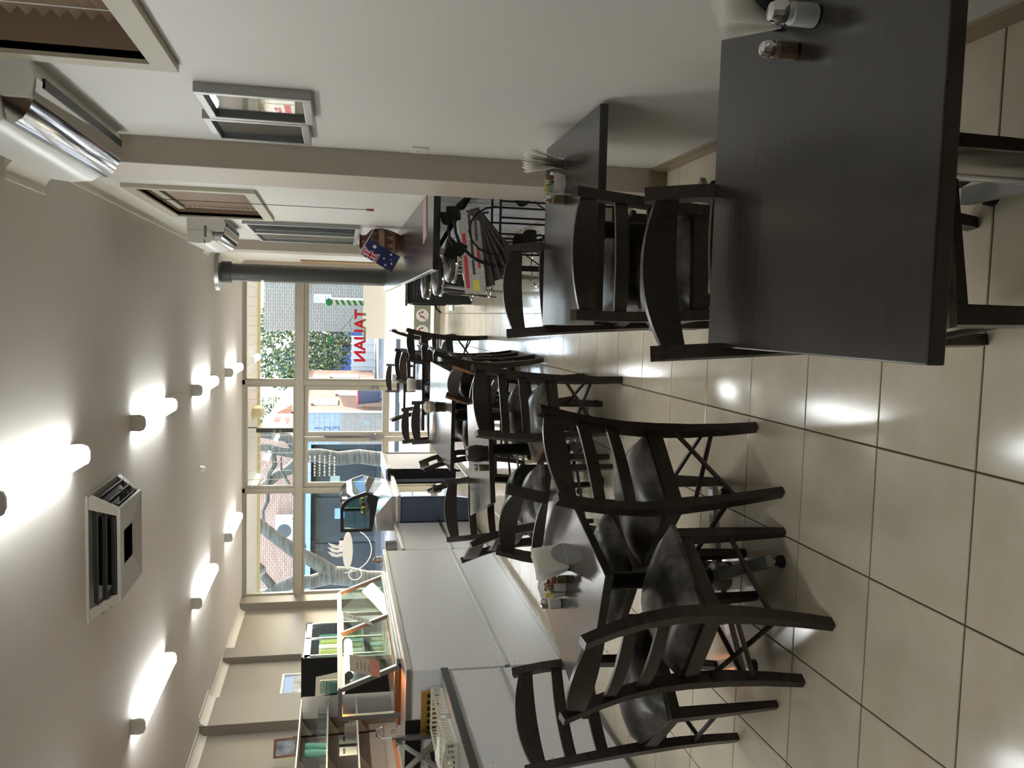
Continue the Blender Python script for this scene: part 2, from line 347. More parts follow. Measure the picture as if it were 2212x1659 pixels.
for d, x in ((d1, -1.87), (d1, -1.15), (d2, -1.95)):
    B(x-.02, x+.02, YF-.042, YF-.028, .93, 1.05).build('lock_plate', 'steel_dull', d, bev=.003)
    MB().tube([(x, YF-.04, .99), (x, YF-.06, .99), (x, YF-.065, .97)], .008, 8).build('handle', 'chrome', d, smooth=True)
B(-1.925, -1.895, YF-.045, YF-.03, .95, 1.75).build('closing_strip', 'steel', d1)
B(-1.94, -1.89, YF-.055, YF-.02, .83, .94).build('bolt', 'steel_dull', d1, bev=.004)
# ---------------------------------------------------------------- high windows with venetian blinds
def blind_window(name, w, nsl, x_in):
    y0, y1, z0, z1 = w; f = MB(); fw = .07
    f.box(XR-.025, XR+.01, y0, y0+fw, z0, z1); f.box(XR-.025, XR+.01, y1-fw, y1, z0, z1); f.box(XR-.025, XR+.01, y0+fw, y1-fw, z0, z0+fw); f.box(XR-.025, XR+.01, y0+fw, y1-fw, z1-fw, z1)
    o = struct(name, f, 'blind_frame')
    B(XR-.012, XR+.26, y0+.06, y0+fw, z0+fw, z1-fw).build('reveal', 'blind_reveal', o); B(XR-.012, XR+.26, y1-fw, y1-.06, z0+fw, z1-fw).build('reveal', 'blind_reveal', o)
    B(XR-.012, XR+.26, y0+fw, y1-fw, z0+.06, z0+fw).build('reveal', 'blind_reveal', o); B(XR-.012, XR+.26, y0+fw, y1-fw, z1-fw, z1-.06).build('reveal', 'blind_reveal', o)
    B(XR+.2, XR+.21, y0+fw, y1-fw, z0+fw, z1-fw).build('pane', 'dark_print', o)
    B(x_in-.03, x_in+.03, y0+fw+.01, y1-fw-.01, z1-fw-.05, z1-fw).build('head_rail', 'blind_frame', o)
    L = (y1-y0)/2-fw-.012
    sm = MB().add([(-.024, -L, 0), (.024, -L, 0), (.024, L, 0), (-.024, L, 0), (-.024, -L, .003), (.024, -L, .003), (.024, L, .003), (-.024, L, .003)],
                  [(3, 2, 1, 0), (4, 5, 6, 7), (0, 1, 5, 4), (1, 2, 6, 5), (2, 3, 7, 6), (3, 0, 4, 7)]).mesh('slat', 'blind_slat')
    zz = z1-fw-.085
    for k in range(nsl): part('slat', sm, o, (x_in, (y0+y1)/2, zz-k*(zz-z0-fw-.05)/(nsl-1)), (0, R(42), 0))
    B(x_in-.025, x_in+.025, y0+fw+.012, y1-fw-.012, z0+fw+.012, z0+fw+.027).build('bottom_rail', 'blind_frame', o)
    for yy in (y0+fw+.15, y1-fw-.15): MB().tube([(x_in-.028, yy, z1-fw-.04), (x_in-.028, yy, z0+fw+.02)], .0025, 5).build('ladder_cord', 'white_paint', o)
    return o
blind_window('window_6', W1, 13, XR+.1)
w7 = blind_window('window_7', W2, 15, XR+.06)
MB().tube([(XR-.03, 6.0, 2.75), (XR-.03, 6.0, 1.39)], .0022, 5).build('pull_cord', 'charcoal', w7)
MB().lathe([(.003, .05), (.008, .045), (.009, 0), (.004, -.004)], 10).build('toggle', 'orange_brown', w7, loc=(XR-.03, 6.0, 1.345))
# ---------------------------------------------------------------- ceiling lights
def make_light():
    r = empty('ceiling_light', '', 'light')
    B(-.05, .05, -.6, .6, -.03, 0).build('tray', 'white_plastic', r)
    prof = [(-.054, -.022), (-.056, -.06), (-.045, -.085), (-.02, -.096), (.02, -.096), (.045, -.085), (.056, -.06), (.054, -.022)]
    MB().prism(prof, -.585, .585, 'y').build('diffuser', 'diffuser', r, smooth=True)
    cp = [(-.056, 0), (-.058, -.06), (-.047, -.088), (-.021, -.099), (.021, -.099), (.047, -.088), (.058, -.06), (.056, 0)]
    for s in (-1, 1): MB().prism(cp, s*.582, s*.602, 'y').build('end_cap', 'white_plastic', r)
    return r
LP = [(-.79, 1.69, 'added unseen ceiling light over the bare dark table by the window blind'), (-.79, 4.25, 'fluorescent ceiling light beside the ceiling air vent'),  # first fixture is out of view, added to brighten the near wall and floor
      (-.79, 6.78, 'fluorescent ceiling light over the middle dining table, counted from the vent'), (-.79, 9.32, 'fluorescent ceiling light between the small round detector and the flue'),
      (-.79, 11.86, 'fluorescent ceiling light nearest the glass doors on the flue side'), (-2.92, 4.15, 'fluorescent ceiling light over the near end of the serving counter'),
      (-2.92, 6.7, 'fluorescent ceiling light over the heated food display'), (-2.92, 9.27, 'fluorescent ceiling light over the drinks cooler bay of the counter'), (-2.92, 11.8, 'fluorescent ceiling light nearest the front window over the curved glass display')]
L0 = make_light()
for i, (x, y, lb) in enumerate(LP):
    o = L0 if i == 0 else copy_tree(L0)
    o.location = (x, y, H); o['label'] = lb; o['group'] = 'ceiling lights'
# evaporative vent
v = empty('ceiling_vent', 'square off-white ceiling air vent with dark side louvres', 'vent', (-1.435, 5.45, H))
B(-.37, .37, -.37, .37, -.018, 0).build('flange', 'vent_grey', v, bev=.004)
MB().add([(-.275, -.275, -.165), (.275, -.275, -.165), (.275, .275, -.165), (-.275, .275, -.165), (-.06, -.06, -.14), (.06, -.06, -.14), (.06, .06, -.14), (-.06, .06, -.14),
          (-.275, -.275, -.145), (.275, -.275, -.145), (.275, .275, -.145), (-.275, .275, -.145)],
         [(0, 1, 5, 4), (1, 2, 6, 5), (2, 3, 7, 6), (3, 0, 4, 7), (4, 5, 6, 7), (8, 9, 1, 0), (9, 10, 2, 1), (10, 11, 3, 2), (11, 8, 0, 3), (11, 10, 9, 8)]).build('bottom_panel', 'vent_grey', v)
B(-.2, .2, -.2, .2, -.145, -.018).build('throat', 'black_plastic', v)
cpm = MB().add([(.36, .36, -.018), (.29, .36, -.018), (.23, .275, -.15), (.275, .275, -.15), (.36, .29, -.018), (.275, .23, -.15), (.25, .25, -.1)],
               [(0, 1, 2, 3), (0, 3, 5, 4), (1, 2, 6), (5, 4, 6), (0, 4, 6, 1), (2, 3, 5, 6)]).mesh('corner_post', 'vent_grey')
for k in range(4): part('corner_post', cpm, v, rot=(0, 0, k*math.pi/2))
lm = MB().box(-.27, .27, -.03, .03, -.003, .003).mesh('louvre', 'charcoal')
for k in range(4):
    for q in range(3):
        d = .325-.03*q; o = part('louvre', lm, v, (d*math.sin(k*math.pi/2), -d*math.cos(k*math.pi/2), -.045-.04*q), (R(35), 0, k*math.pi/2)); o.scale = (1-.08*q, 1, 1)
tag(MB().lathe([(.03, 0), (.032, -.02), (.022, -.035), (.02, -.05), (0, -.052)], 16).build('smoke_detector', 'white_plastic', None, smooth=True, loc=(-1.66, 9.23, H)), 'small round white detector on the ceiling', 'detector')
# ---------------------------------------------------------------- things on the right wall
def make_ac(L, y0, z0, label):
    r = empty('air_conditioner', label, 'air conditioner', (XR, y0, z0), 0, 'wall air conditioners')
    body = [(.004, .02), (-.06, .0), (-.12, .01), (-.12, .29), (.004, .29)]
    MB().prism(body, 0, L, 'y').build('body', 'white_plastic', r)
    front = [(-.115, .1), (-.19, .085), (-.215, .12), (-.225, .2), (-.215, .29), (-.115, .29)]
    MB().prism(front, -.004, L+.004, 'y').build('front_cover', 'white_plastic', r, bev=.006, smooth=True)
    flap = [(-.06, -.002)]+[(-.06-.145*math.sin(t), .085-.087*math.cos(t)) for t in (.15, .4, .7, 1.0, 1.3)]+[(-.188, .09), (-.115, .09), (-.1, .02)]
    MB().prism(flap, .012, L-.012, 'y').build('louvre_flap', 'chrome', r, smooth=True)
    B(-.075, -.045, .08, L-.04, -.006, .004).build('air_slot', 'black_plastic', r)
    B(-.22, -.19, -.006, .0, .15, .16).build('end_seam', 'grey_plastic', r)
    return r
make_ac(1.08, 2.86, 2.49, 'white wall air conditioner with glossy lower flap beside the larger blind')
ac2 = make_ac(1.0, 7.17, 2.47, 'white wall air conditioner above the two tall narrow pictures')
part('maker_plate', B(-.17, -.08, -.0045, 0, .14, .16).mesh('maker_plate', 'grey_plastic'), ac2)
B(-.3, -.24, 1.05, 1.12, .34, .42)
def picture(name, y0, y1, z0, z1, fm, pm, label, d=.035, fw=.03, extra=None):
    r = empty(name, label, 'picture', (XR, (y0+y1)/2, z0)); w = (y1-y0)/2; h = z1-z0
    f = MB().box(-d, .002, -w, -w+fw, 0, h).box(-d, .002, w-fw, w, 0, h).box(-d, .002, -w+fw, w-fw, 0, fw).box(-d, .002, -w+fw, w-fw, h-fw, h)
    f.build('frame', fm, r, bev=.003)
    B(-.012, 0, -w+fw-.003, w-fw+.003, fw-.003, h-fw+.003).build('print', pm, r)
    if extra: extra(r, w, h, fw)
    B(-.018, -.016, -w+fw-.003, w-fw+.003, fw-.003, h-fw+.003).build('glazing', 'pic_glass', r)
    return r
picture('framed_picture', 3.005, 3.395, 1.68, 2.06, 'steel_dull', 'dark_print', 'silver framed picture below the near air conditioner, further from the pilaster')
picture('framed_picture', 3.405, 3.80, 1.70, 2.09, 'steel_dull', 'dark_print', 'silver framed picture closest to the near pilaster')
picture('framed_picture', 7.34, 8.18, 1.40, 2.36, 'steel_dull', 'grey_print', 'tall silver framed picture closest to the small window blind', fw=.035)
picture('framed_picture', 8.2, 9.08, 1.39, 2.36, 'steel_dull', 'grey_print', 'tall silver framed picture closest to the far pilaster', fw=.035)
sw = empty('light_switch', 'small white switch plate on the wall beside the pilaster', 'switch', (XR, 3.9, 1.23))
B(-.009, .002, -.06, .06, -.037, .037).build('plate', 'white_plastic', sw, bev=.003); B(-.014, -.008, -.012, .012, -.012, .012).build('rocker', 'white_plastic', sw, bev=.002)
tag(B(XR-.02, XR-.0005, 12.45, 13.0, 1.0, 2.1).build('timber_board', 'brown_board', None, bev=.004), 'plain brown board on the wall behind the wood heater flue', 'board')
# ================================================================ dining chairs
def face(f): return math.atan2(-f[0], f[1])
def seat_mesh():
    m = MB(); N = 12
    def top(u, v):
        a, b = 2*u-1, 2*v-1; w = .178+.034*(v**1.5); y = -.165+.365*v
        ex = 1-.10*(abs(b)**4)*(1 if b < 0 else .25)
        x = w*a*ex; y += .012*(1-a*a)*(1 if v > .5 else -.3)*abs(b)
        h = .07*((1-abs(a)**3.2)*(1-abs(b)**3.2))**.55
        return (x, y, .425+.012+h)
    m.grid(top, N, N); k = len(m.v)
    m.grid(lambda u, v: (top(u, v)[0]*.985, top(u, v)[1]*.985, .418), N, N)
    w = N+1; edge = [i for i in range(N)]+[j*w+N for j in range(N)]+[N*w+N-i for i in range(N)]+[(N-j)*w for j in range(N)]
    for a, b in zip(edge, edge[1:]+edge[:1]): m.f.append((a, a+k, b+k, b))
    return m
CH = {}
CH['seat'] = seat_mesh().mesh('seat', 'leather', True)
sf = MB()
sf.bar([(-.178, .168, .4), (.178, .168, .4)], .012, .026, (0, 1, 0)).bar([(-.17, -.165, .4), (.17, -.165, .4)], .012, .026, (0, 1, 0))
for s in (-1, 1): sf.bar([(s*.172, -.165, .4), (s*.18, .17, .4)], .012, .026, (1, 0, 0))
CH['seat_frame'] = sf.mesh('seat_frame', 'wenge')
PT = [(.150, -.215, 0), (.156, -.194, .12), (.164, -.176, .26), (.174, -.167, .40), (.182, -.172, .52), (.188, -.192, .64), (.191, -.222, .75), (.192, -.265, .865)]
for s, k in ((-1, 'l'), (1, 'r')):
    CH['post'+k] = MB().bar([(s*x, y, z) for x, y, z in PT], [.014, .0155, .017, .018, .017, .016, .016, .0165], [.017, .019, .022, .024, .022, .02, .019, .016]).mesh('rear_post', 'wenge')
    CH['leg'+k] = MB().bar([(s*.176, .166, .425), (s*.175, .17, .25), (s*.171, .178, 0)], [.021, .019, .013], [.021, .019, .013]).mesh('leg', 'wenge')
    CH['str'+k] = MB().tube([(s*.161, -.182, .2), (s*.174, .172, .22)], .009, 6).mesh('stretcher', 'wenge', True)
    CH['x'+k] = MB().tube([(-s*.166, -.176+s*.006, .33), (s*.157, -.186+s*.006, .17)], .009, 6).mesh('cross_brace', 'wenge', True)
def slat(zc, hh, arch, y, bow, th, xe, name):
    m = MB(); N = 12; vs = []
    for i in range(N+1):
        t = 2*i/N-1; x = xe*t; yy = y-bow*(1-t*t); zt = zc+hh+arch*(1-t*t); zb = zc-hh+arch*.12*(1-t*t)
        vs += [(x, yy-th, zb), (x, yy+th, zb), (x, yy+th*.8-.006, zt), (x, yy-th*.8-.006, zt)]
    fs = [(i*4+k, i*4+(k+1) % 4, i*4+4+(k+1) % 4, i*4+4+k) for i in range(N) for k in range(4)]+[(3, 2, 1, 0), (N*4, N*4+1, N*4+2, N*4+3)]
    return m.add(vs, fs).mesh(name, 'wenge', True)
CH['rail'] = slat(.815, .026, .034, -.243, .028, .010, .186, 'top_rail')
CH['s1'] = slat(.695, .021, .004, -.204, .026, .008, .184, 'slat')
CH['s2'] = slat(.575, .021, .004, -.178, .022, .008, .178, 'slat')
NM = dict(seat='seat', seat_frame='seat_frame', postl='rear_post', postr='rear_post', legl='leg', legr='leg', strl='stretcher', strr='stretcher', xl='cross_brace', xr='cross_brace', rail='top_rail', s1='slat', s2='slat')
def chair(x, y, f, label, z=0):
    r = empty('dining_chair', label, 'chair', (x, y, z), face(f), 'dark wooden dining chairs')
    for k, nm in NM.items(): part(nm, CH[k], r)
    return r
for x, y, f, lb in (
    (-.983, 2.663, (.515, .857), 'dark wooden chair at the salt shaker table, furthest from the doors'),
    (-.655, 3.01, (-.72, .69), 'dark wooden chair on the aisle side of the salt shaker table'),
    (-1.395, 2.965, (.725, -.69), 'dark wooden chair between the salt shaker table and the near end of the counter'),
    (-1.035, 3.37, (-.545, -.838), 'dark wooden chair behind the napkin holder on the salt shaker table'),
    (-.57, 4.655, (-.49, .87), 'dark wooden chair on the aisle corner of the table with the dark napkin roll'),
    (-1.09, 4.72, (.88, .48), 'dark wooden chair seen edge-on between the counter and the dark napkin roll table'),
    (-1.175, 5.23, (.41, -.91), 'dark wooden chair behind the glass shaker on the dark napkin roll table'),
    (-.63, 5.29, (-.816, -.579), 'dark wooden chair between the dark napkin roll table and the long double table'),
    (-.53, 6.57, (-1, .04), 'dark wooden chair on the aisle side of the double table, nearer the dark napkin roll'),
    (-.53, 7.52, (-1, .02), 'dark wooden chair on the aisle side of the double table, end nearer the doors'),
    (-1.02, 7.14, (1, .02), 'dark wooden chair on the counter side of the double table, end nearer the doors'),
    (-1.09, 6.48, (.97, .22), 'dark wooden chair on the counter side of the double table, nearer the dark napkin roll'),
    (-.965, 7.83, (.25, -.97), 'dark wooden chair at the head of the double table facing back into the room'),
    (-.47, 9.0, (-.645, .764), 'dark wooden chair turned at an angle beside the fan napkin table, on the stool side'),
    (-1.09, 9.08, (.5, -.86), 'dark wooden chair on the counter side of the fan napkin table'),
    (-.66, 9.5, (-.3, -.95), 'dark wooden chair on the far side of the fan napkin table'),
    (-.72, 10.82, (-.4, .92), 'dark wooden chair between the fan napkin table and the table by the doors'),
    (-.47, 11.55, (-1, 0), 'dark wooden chair on the heater side of the table by the doors'),
    (-1.14, 11.3, (.99, .1), 'dark wooden chair on the counter side of the table by the doors'),
    (-.91, 12.16, (.05, -1), 'dark wooden chair just inside the glass doors, behind the table by the doors'),
    (.165, 1.655, (.2, -.98), 'dark wooden chair tucked under the bare dark table by the big blind'),
    (.185, 2.825, (-.08, .997), 'dark wooden chair pushed in at the wall table, back to the bare table'),
    (.19, 3.385, (.28, -.96), 'dark wooden chair on the rack side of the wall table with the napkin fan')):
    chair(x, y, f, lb)
# ================================================================ dining tables
def table(x, y, rz, w, d, label, colm='black_metal', armr=.36, arm0=45):
    r = empty('dining_table', label, 'table', (x, y, 0), rz, 'dark dining tables')
    B(-w/2, w/2, -d/2, d/2, .69, .72).build('table_top', 'top_wood', r, bev=.003)
    MB().lathe([(.034, .09), (.034, .66), (.05, .665), (.05, .69)], 18).build('column', colm, r, smooth=True)
    MB().lathe([(.05, .06), (.055, .07), (.055, .12), (.04, .135)], 18).build('collar', 'steel_dull', r, smooth=True)
    B(-.13, .13, -.13, .13, .68, .692).build('mounting_plate', 'black_metal', r)
    for k in range(4):
        a = R(arm0+90*k); M = Matrix.Rotation(a, 4, 'Z')
        MB().bar([M @ Vector((.03, 0, .095)), M @ Vector((armr*.6, 0, .08)), M @ Vector((armr, 0, .062))], .021, .012, M @ Vector((0, 1, 0))).build('base_arm', 'steel_dull', r)
        g = MB().lathe([(.009, .068), (.009, .03), (.012, .028)], 10, M @ Vector((armr-.02, 0, 0))).build('glide', 'chrome', r, smooth=True)
        MB().lathe([(.012, .03), (.022, .018), (.024, 0)], 12, M @ Vector((armr-.02, 0, 0))).build('rubber_foot', 'black_plastic', g, smooth=True)
    return r
table(.33, 1.495, 0, .77, .77, 'bare dark wooden table under the larger window blind', 'steel', arm0=0)
table(.352, 3.175, R(1), .75, .75, 'dark wooden table against the wall with napkin fan, sugar bowl and shaker')
table(-1.0, 3.035, R(-19.3), .62, .755, 'dark wooden table with salt shaker, sugar bowl and folded napkins')
table(-.82, 5.13, R(19), .75, .75, 'dark wooden table with the dark napkin roll and glass shaker')
table(-.81, 6.755, 0, .76, .76, 'half of the dark double table holding the crumpled napkin', arm0=0)
table(-.81, 7.52, 0, .76, .76, 'half of the dark double table without a napkin, end nearer the doors', arm0=0)
table(-.86, 9.02, R(6), .72, .72, 'dark wooden table with the spread white napkins and a chair turned at an angle')
table(-.86, 11.45, 0, .72, .72, 'dark wooden table closest to the glass doors')
ZT = .72
def napkins(x, y, rz, label, nn=9, fan=3.2, h=.13, w=.11, holder='chrome', lean=0):
    hd = empty('napkin_holder', 'curved metal holder gripping '+label, 'napkin holder', (x, y, ZT), rz)
    for s in (-1, 1):
        p = [(.055*math.cos(t), .062*math.sin(t)) for t in [math.pi*k/12 for k in range(13)]]
        MB().prism(p, s*.016, s*.0185, 'y').build('plate', holder, hd)
    B(-.05, .05, -.02, .02, 0, .006).build('base', holder, hd)
    nb = empty('napkin_bundle', label, 'napkins', (x, y, ZT+.006), rz)
    sh = MB().grid(lambda u, v: ((u-.5)*w*(1+.12*v), .003*math.sin(u*3), v*h), 3, 3).mesh('napkin', 'tissue')
    for k in range(nn):
        t = (k-(nn-1)/2)
        part('napkin', sh, nb, (.0015*(k % 3-1), t*.0026, 0), (R(-fan*t+lean), R(2*((k*7) % 5-2)), R(1.5*((k*3) % 4-1.5))))
    return nb
def bowl(x, y, label, n=6, rr=.042, hh=.048, seed=1):
    rnd = random.Random(seed)
    o = MB().lathe([(0, .004), (rr*.72, .004), (rr*.93, hh-.003), (rr, hh), (rr*.98, hh*.6), (rr*.8, 0), (0, 0)], 20).build('sugar_bowl', 'ceramic', None, smooth=True, loc=(x, y, ZT)); tag(o, label, 'bowl')
    for k in range(n):
        c = ['sachet_green', 'sachet_brown', 'sachet_brown', 'sachet_yellow'][k % 4]
        s = B(-.016, .016, -.003, .003, 0, .066).build('sugar_sachet', c, None, bev=.002, loc=(x+rr*.5*math.cos(k*1.1), y+rr*.5*math.sin(k*1.1), ZT+.006))
        s.rotation_euler = (R(rnd.uniform(-16, 16)), R(rnd.uniform(-16, 16)), R(rnd.uniform(0, 180)))
        tag(s, {'sachet_green': 'grey-green', 'sachet_brown': 'brown', 'sachet_yellow': 'yellow'}[c]+' paper sachet in the '+label, 'sachet', 'sugar sachets in the '+label)
def shaker(x, y, label, content='salt', cap='chrome', s=1):
    r = empty('shaker', label, 'shaker', (x, y, ZT))
    MB().lathe([(.019*s, 0), (.021*s, .004), (.021*s, .05*s), (.018*s, .06*s)], 16).build('body', 'tumbler', r, smooth=True)
    MB().lathe([(.0185*s, .003), (.0185*s, .044*s), (0, .045*s)], 16).build('contents', content, r, smooth=True)
    MB().lathe([(.0195*s, .056*s), (.0195*s, .07*s), (.014*s, .08*s), (0, .083*s)], 16).build('cap', cap, r, smooth=True)
napkins(-.905, 3.05, R(60), 'white folded napkins leaning over on the salt shaker table', 9, 2.0, .12, .12, 'chrome', -18)
bowl(-1.03, 3.075, 'white sugar bowl on the salt shaker table', 6)
shaker(-1.105, 3.105, 'glass salt shaker with metal cap beside the sugar bowl', 'salt')
shaker(-.985, 3.03, 'brown pepper shaker beside the leaning napkins', 'pepper', 'wood_mid', .8)
napkins(.615, 3.285, R(75), 'fan of white napkins standing on the wall table', 10, 3.6, .145, .11, 'chrome', 4)
bowl(.53, 3.26, 'white sugar bowl on the wall table', 9, .044, .05, 4)
shaker(.465, 3.235, 'brown spice shaker with metal cap on the wall table', 'pepper')
shaker(.575, 1.475, 'glass salt shaker with dented chrome cap on the bare table', 'salt', 'chrome', 1.15)
shaker(.53, 1.54, 'brown shaker lying behind the chrome capped one on the bare table', 'pepper', 'chrome', .9)
napkins(.645, 1.62, R(30), 'white napkin spread open beside the shaker on the bare table', 5, 6, .12, .12, 'black_plastic', -8)
nr = empty('napkin_roll', 'dark grey crumpled napkin roll in a holder beside the glass shaker', 'napkins', (-.80, 4.85, ZT))
MB().lathe([(.045, 0), (.05, .03), (.052, .06), (.044, .1), (.03, .108), (0, .1)], 14).build('roll', 'charcoal', nr, smooth=True)
for k in range(5):
    a = R(72*k); MB().bar([(0, 0, .09), (.028*math.cos(a), .028*math.sin(a), .115), (.045*math.cos(a), .045*math.sin(a), .11)], .014, .001, (-math.sin(a), math.cos(a), 0)).build('napkin_fold', 'newsprint', nr)
shaker(-.875, 4.80, 'glass shaker with brown contents on the dark napkin roll table', 'pepper')
nb = empty('napkin_ball', 'crumpled beige napkin bunched in a holder on the double table', 'napkins', (-.76, 7.02, ZT))
MB().lathe([(.04, 0), (.045, .05), (.02, .055)], 14).build('cup', 'charcoal', nb, smooth=True)
rnd = random.Random(5)
bm_ = MB().lathe([(0, -.05), (.03, -.04), (.05, 0), (.042, .035), (.02, .05), (0, .052)], 14, (0, 0, .095)); bm_.v = [(x*(1+rnd.uniform(-.15, .15)), y*(1+rnd.uniform(-.15, .15)), z+rnd.uniform(-.006, .006)) for x, y, z in bm_.v]
bm_.build('paper', 'beige_paper', nb)
napkins(-.74, 9.0, R(20), 'spread white napkins on the table with the angled chair', 8, 7, .12, .11)
napkins(-.86, 11.5, R(0), 'bunch of white napkins on the table closest to the doors', 7, 5, .12, .1)
# ================================================================ bar shelf along the right wall
bt = empty('bar_table', 'long dark bar-height counter top fixed along the right wall', 'bar', (.5, 7.4, 0))
B(-.235, .249, -2.52, 2.6, 1.01, 1.05).build('bar_top', 'top_wood', bt, bev=.003)
for yy in (-2.3, 0, 2.2): MB().bar([(.24, yy, .80), (-.1, yy, 1.0)], .015, .012, (0, 1, 0)).build('bracket', 'black_metal', bt)
cs = MB(); NN = 150
cs.grid(lambda u, v: (XR-.012-.008*math.sin(u*NN*1.05), 4.52+4.8*u, .09+.9*v), NN*4, 1)
tag(cs.build('corrugated_panel', 'corrugated', None, smooth=True), 'shiny corrugated metal sheet on the wall under the bar', 'panel')
def stool(x, y, label, h=.74):
    r = empty('bar_stool', label, 'stool', (x, y, 0), 0, 'chrome bar stools')
    MB().lathe([(0, h-.055), (.165, h-.055), (.178, h-.04), (.18, h-.02), (.165, h-.004), (.1, h+.008), (0, h+.01)], 28).build('seat', 'leather', r, smooth=True)
    MB().tube([(.176*math.cos(t), .176*math.sin(t), h-.065) for t in [2*math.pi*k/28 for k in range(28)]], .013, 8, True).build('seat_ring', 'chrome', r, smooth=True)
    for k in range(4):
        a = R(45+90*k); MB().tube([(.13*math.cos(a), .13*math.sin(a), h-.06), (.2*math.cos(a), .2*math.sin(a), 0)], .0125, 8).build('leg', 'chrome', r, smooth=True)
    MB().tube([(.178*math.cos(t), .178*math.sin(t), .23) for t in [2*math.pi*k/28 for k in range(28)]], .009, 8, True).build('foot_ring', 'chrome', r, smooth=True)
stool(.40, 5.72, 'round black padded stool with chrome ring next to the newspaper rack')
stool(.45, 6.75, 'round black padded stool second from the newspaper rack')
stool(.36, 7.6, 'round black padded stool between the vase and the wood heater, nearer the vase')
stool(.35, 8.62, 'round black padded stool closest to the wood heater')
# vase and flags
vz = 1.05
va = empty('vase', 'brown two-handled pottery vase with pale zigzag bands on the bar', 'vase', (.62, 7.45, vz))
MB().lathe([(.07, 0), (.085, .03), (.115, .13), (.12, .19), (.1, .26), (.06, .295), (.055, .33), (.072, .35), (.06, .35), (.045, .32), (.045, .3)], 28).build('body', 'terracotta', va, smooth=True)
for z0, z1, c in ((.145, .19, 'vase_light'), (.055, .065, 'vase_light')):
    def rad(z): return .085+.03*(z-.03)/.1 if z < .13 else .115+.005*(z-.13)/.06
    MB().lathe([(rad(z0)-.002, z0), (rad(z0)+.0025, z0), (rad(z1)+.0025, z1), (rad(z1)-.002, z1)], 28).build('band', c, va, smooth=True)
for zc, up in ((.07, 1), (.2, 1)):
    for k in range(10):
        a = 2*math.pi*k/10; r0 = (.101 if zc < .1 else .1205); r1 = .117 if zc < .1 else .108
        def P(t, rr, z): return (rr*math.cos(a+t), rr*math.sin(a+t), z)
        MB().add([P(-.26, r0, zc), P(.26, r0, zc), P(0, r1, zc+.055), P(-.26, r0-.01, zc), P(.26, r0-.01, zc), P(0, r1-.01, zc+.055)], [(0, 1, 2), (5, 4, 3), (0, 3, 4, 1), (1, 4, 5, 2), (2, 5, 3, 0)]).build('zigzag', 'vase_light' if zc < .1 else 'vase_dark', va)
for s in (-1, 1): MB().tube([(0, s*.06, .325), (0, s*.1, .315), (0, s*.105, .27), (0, s*.09, .25)], .009, 8).build('handle', 'terracotta', va, smooth=True)
def flag(label, loc, rot, w=.3, h=.15):
    r = empty('hand_flag', label, 'flag', loc, 0, 'small flags in the vase'); r.rotation_euler = rot
    wv = lambda x: .006*math.sin(x*22)
    MB().grid(lambda u, v: (u*w, wv(u*w)-.0006, -v*h), 14, 4).grid(lambda u, v: (u*w, wv(u*w)+.0006, -v*h), 14, 4).build('cloth', 'flag_blue', r)
    MB().tube([(-.003, 0, .012), (-.003, 0, -.36)], .003, 6).build('stick', 'white_paint', r)
    def patch(pts, m, e, nm='emblem'):
        for s in (-1, 1): MB().add([(x, wv(x)+s*(.0012+e), z) for x, z in pts], [tuple(range(len(pts)))]).build(nm, m, r)
    cw, ch = w/2, h/2
    def band(p0, p1, t, m, e):
        d = Vector((p1[0]-p0[0], p1[1]-p0[1])); nn = Vector((-d.y, d.x)).normalized()*t
        for k in range(5):
            a = Vector(p0)+d*(k/5); b = Vector(p0)+d*((k+1)/5); patch([a+nn, b+nn, b-nn, a-nn], m, e, 'stripe')
    for m_, t, e in (('white', .008, 0), ('flag_red', .0035, .0003)):
        band((0, 0), (cw, -ch), t, m_, e); band((0, -ch), (cw, 0), t, m_, e)
    for m_, t, e in (('white', .013, .0006), ('flag_red', .0075, .0009)):
        band((0, -ch/2), (cw, -ch/2), t, m_, e); band((cw/2, 0), (cw/2, -ch), t, m_, e)
    def star(x, z, s, npt=7):
        patch([(x+s*(1 if k % 2 == 0 else .45)*math.sin(math.pi*k/npt), z+s*(1 if k % 2 == 0 else .45)*math.cos(math.pi*k/npt)) for k in range(2*npt)], 'white', .0004, 'star')
    star(cw/2, -h*.76, .022); star(w*.75, -h*.17, .011); star(w*.75, -h*.84, .012); star(w*.63, -h*.46, .011); star(w*.88, -h*.4, .011); star(w*.81, -h*.58, .006, 5)
    return r
flag('small blue Australian flag hanging down in front of the vase', (.50, 7.25, 1.40), (0, R(62), R(185)))
flag('small blue Australian flag mostly hidden beside the vase neck', (.56, 7.42, 1.40), (0, R(50), R(205)), .2, .1)
tag(B(-.13, .13, -.1, .1, 0, .004).build('takeaway_menu', 'menu_pink', None, loc=(.6, 5.35, 1.0505), rz=R(12)), 'pale pink menu sheet lying flat on the near end of the bar', 'menu')
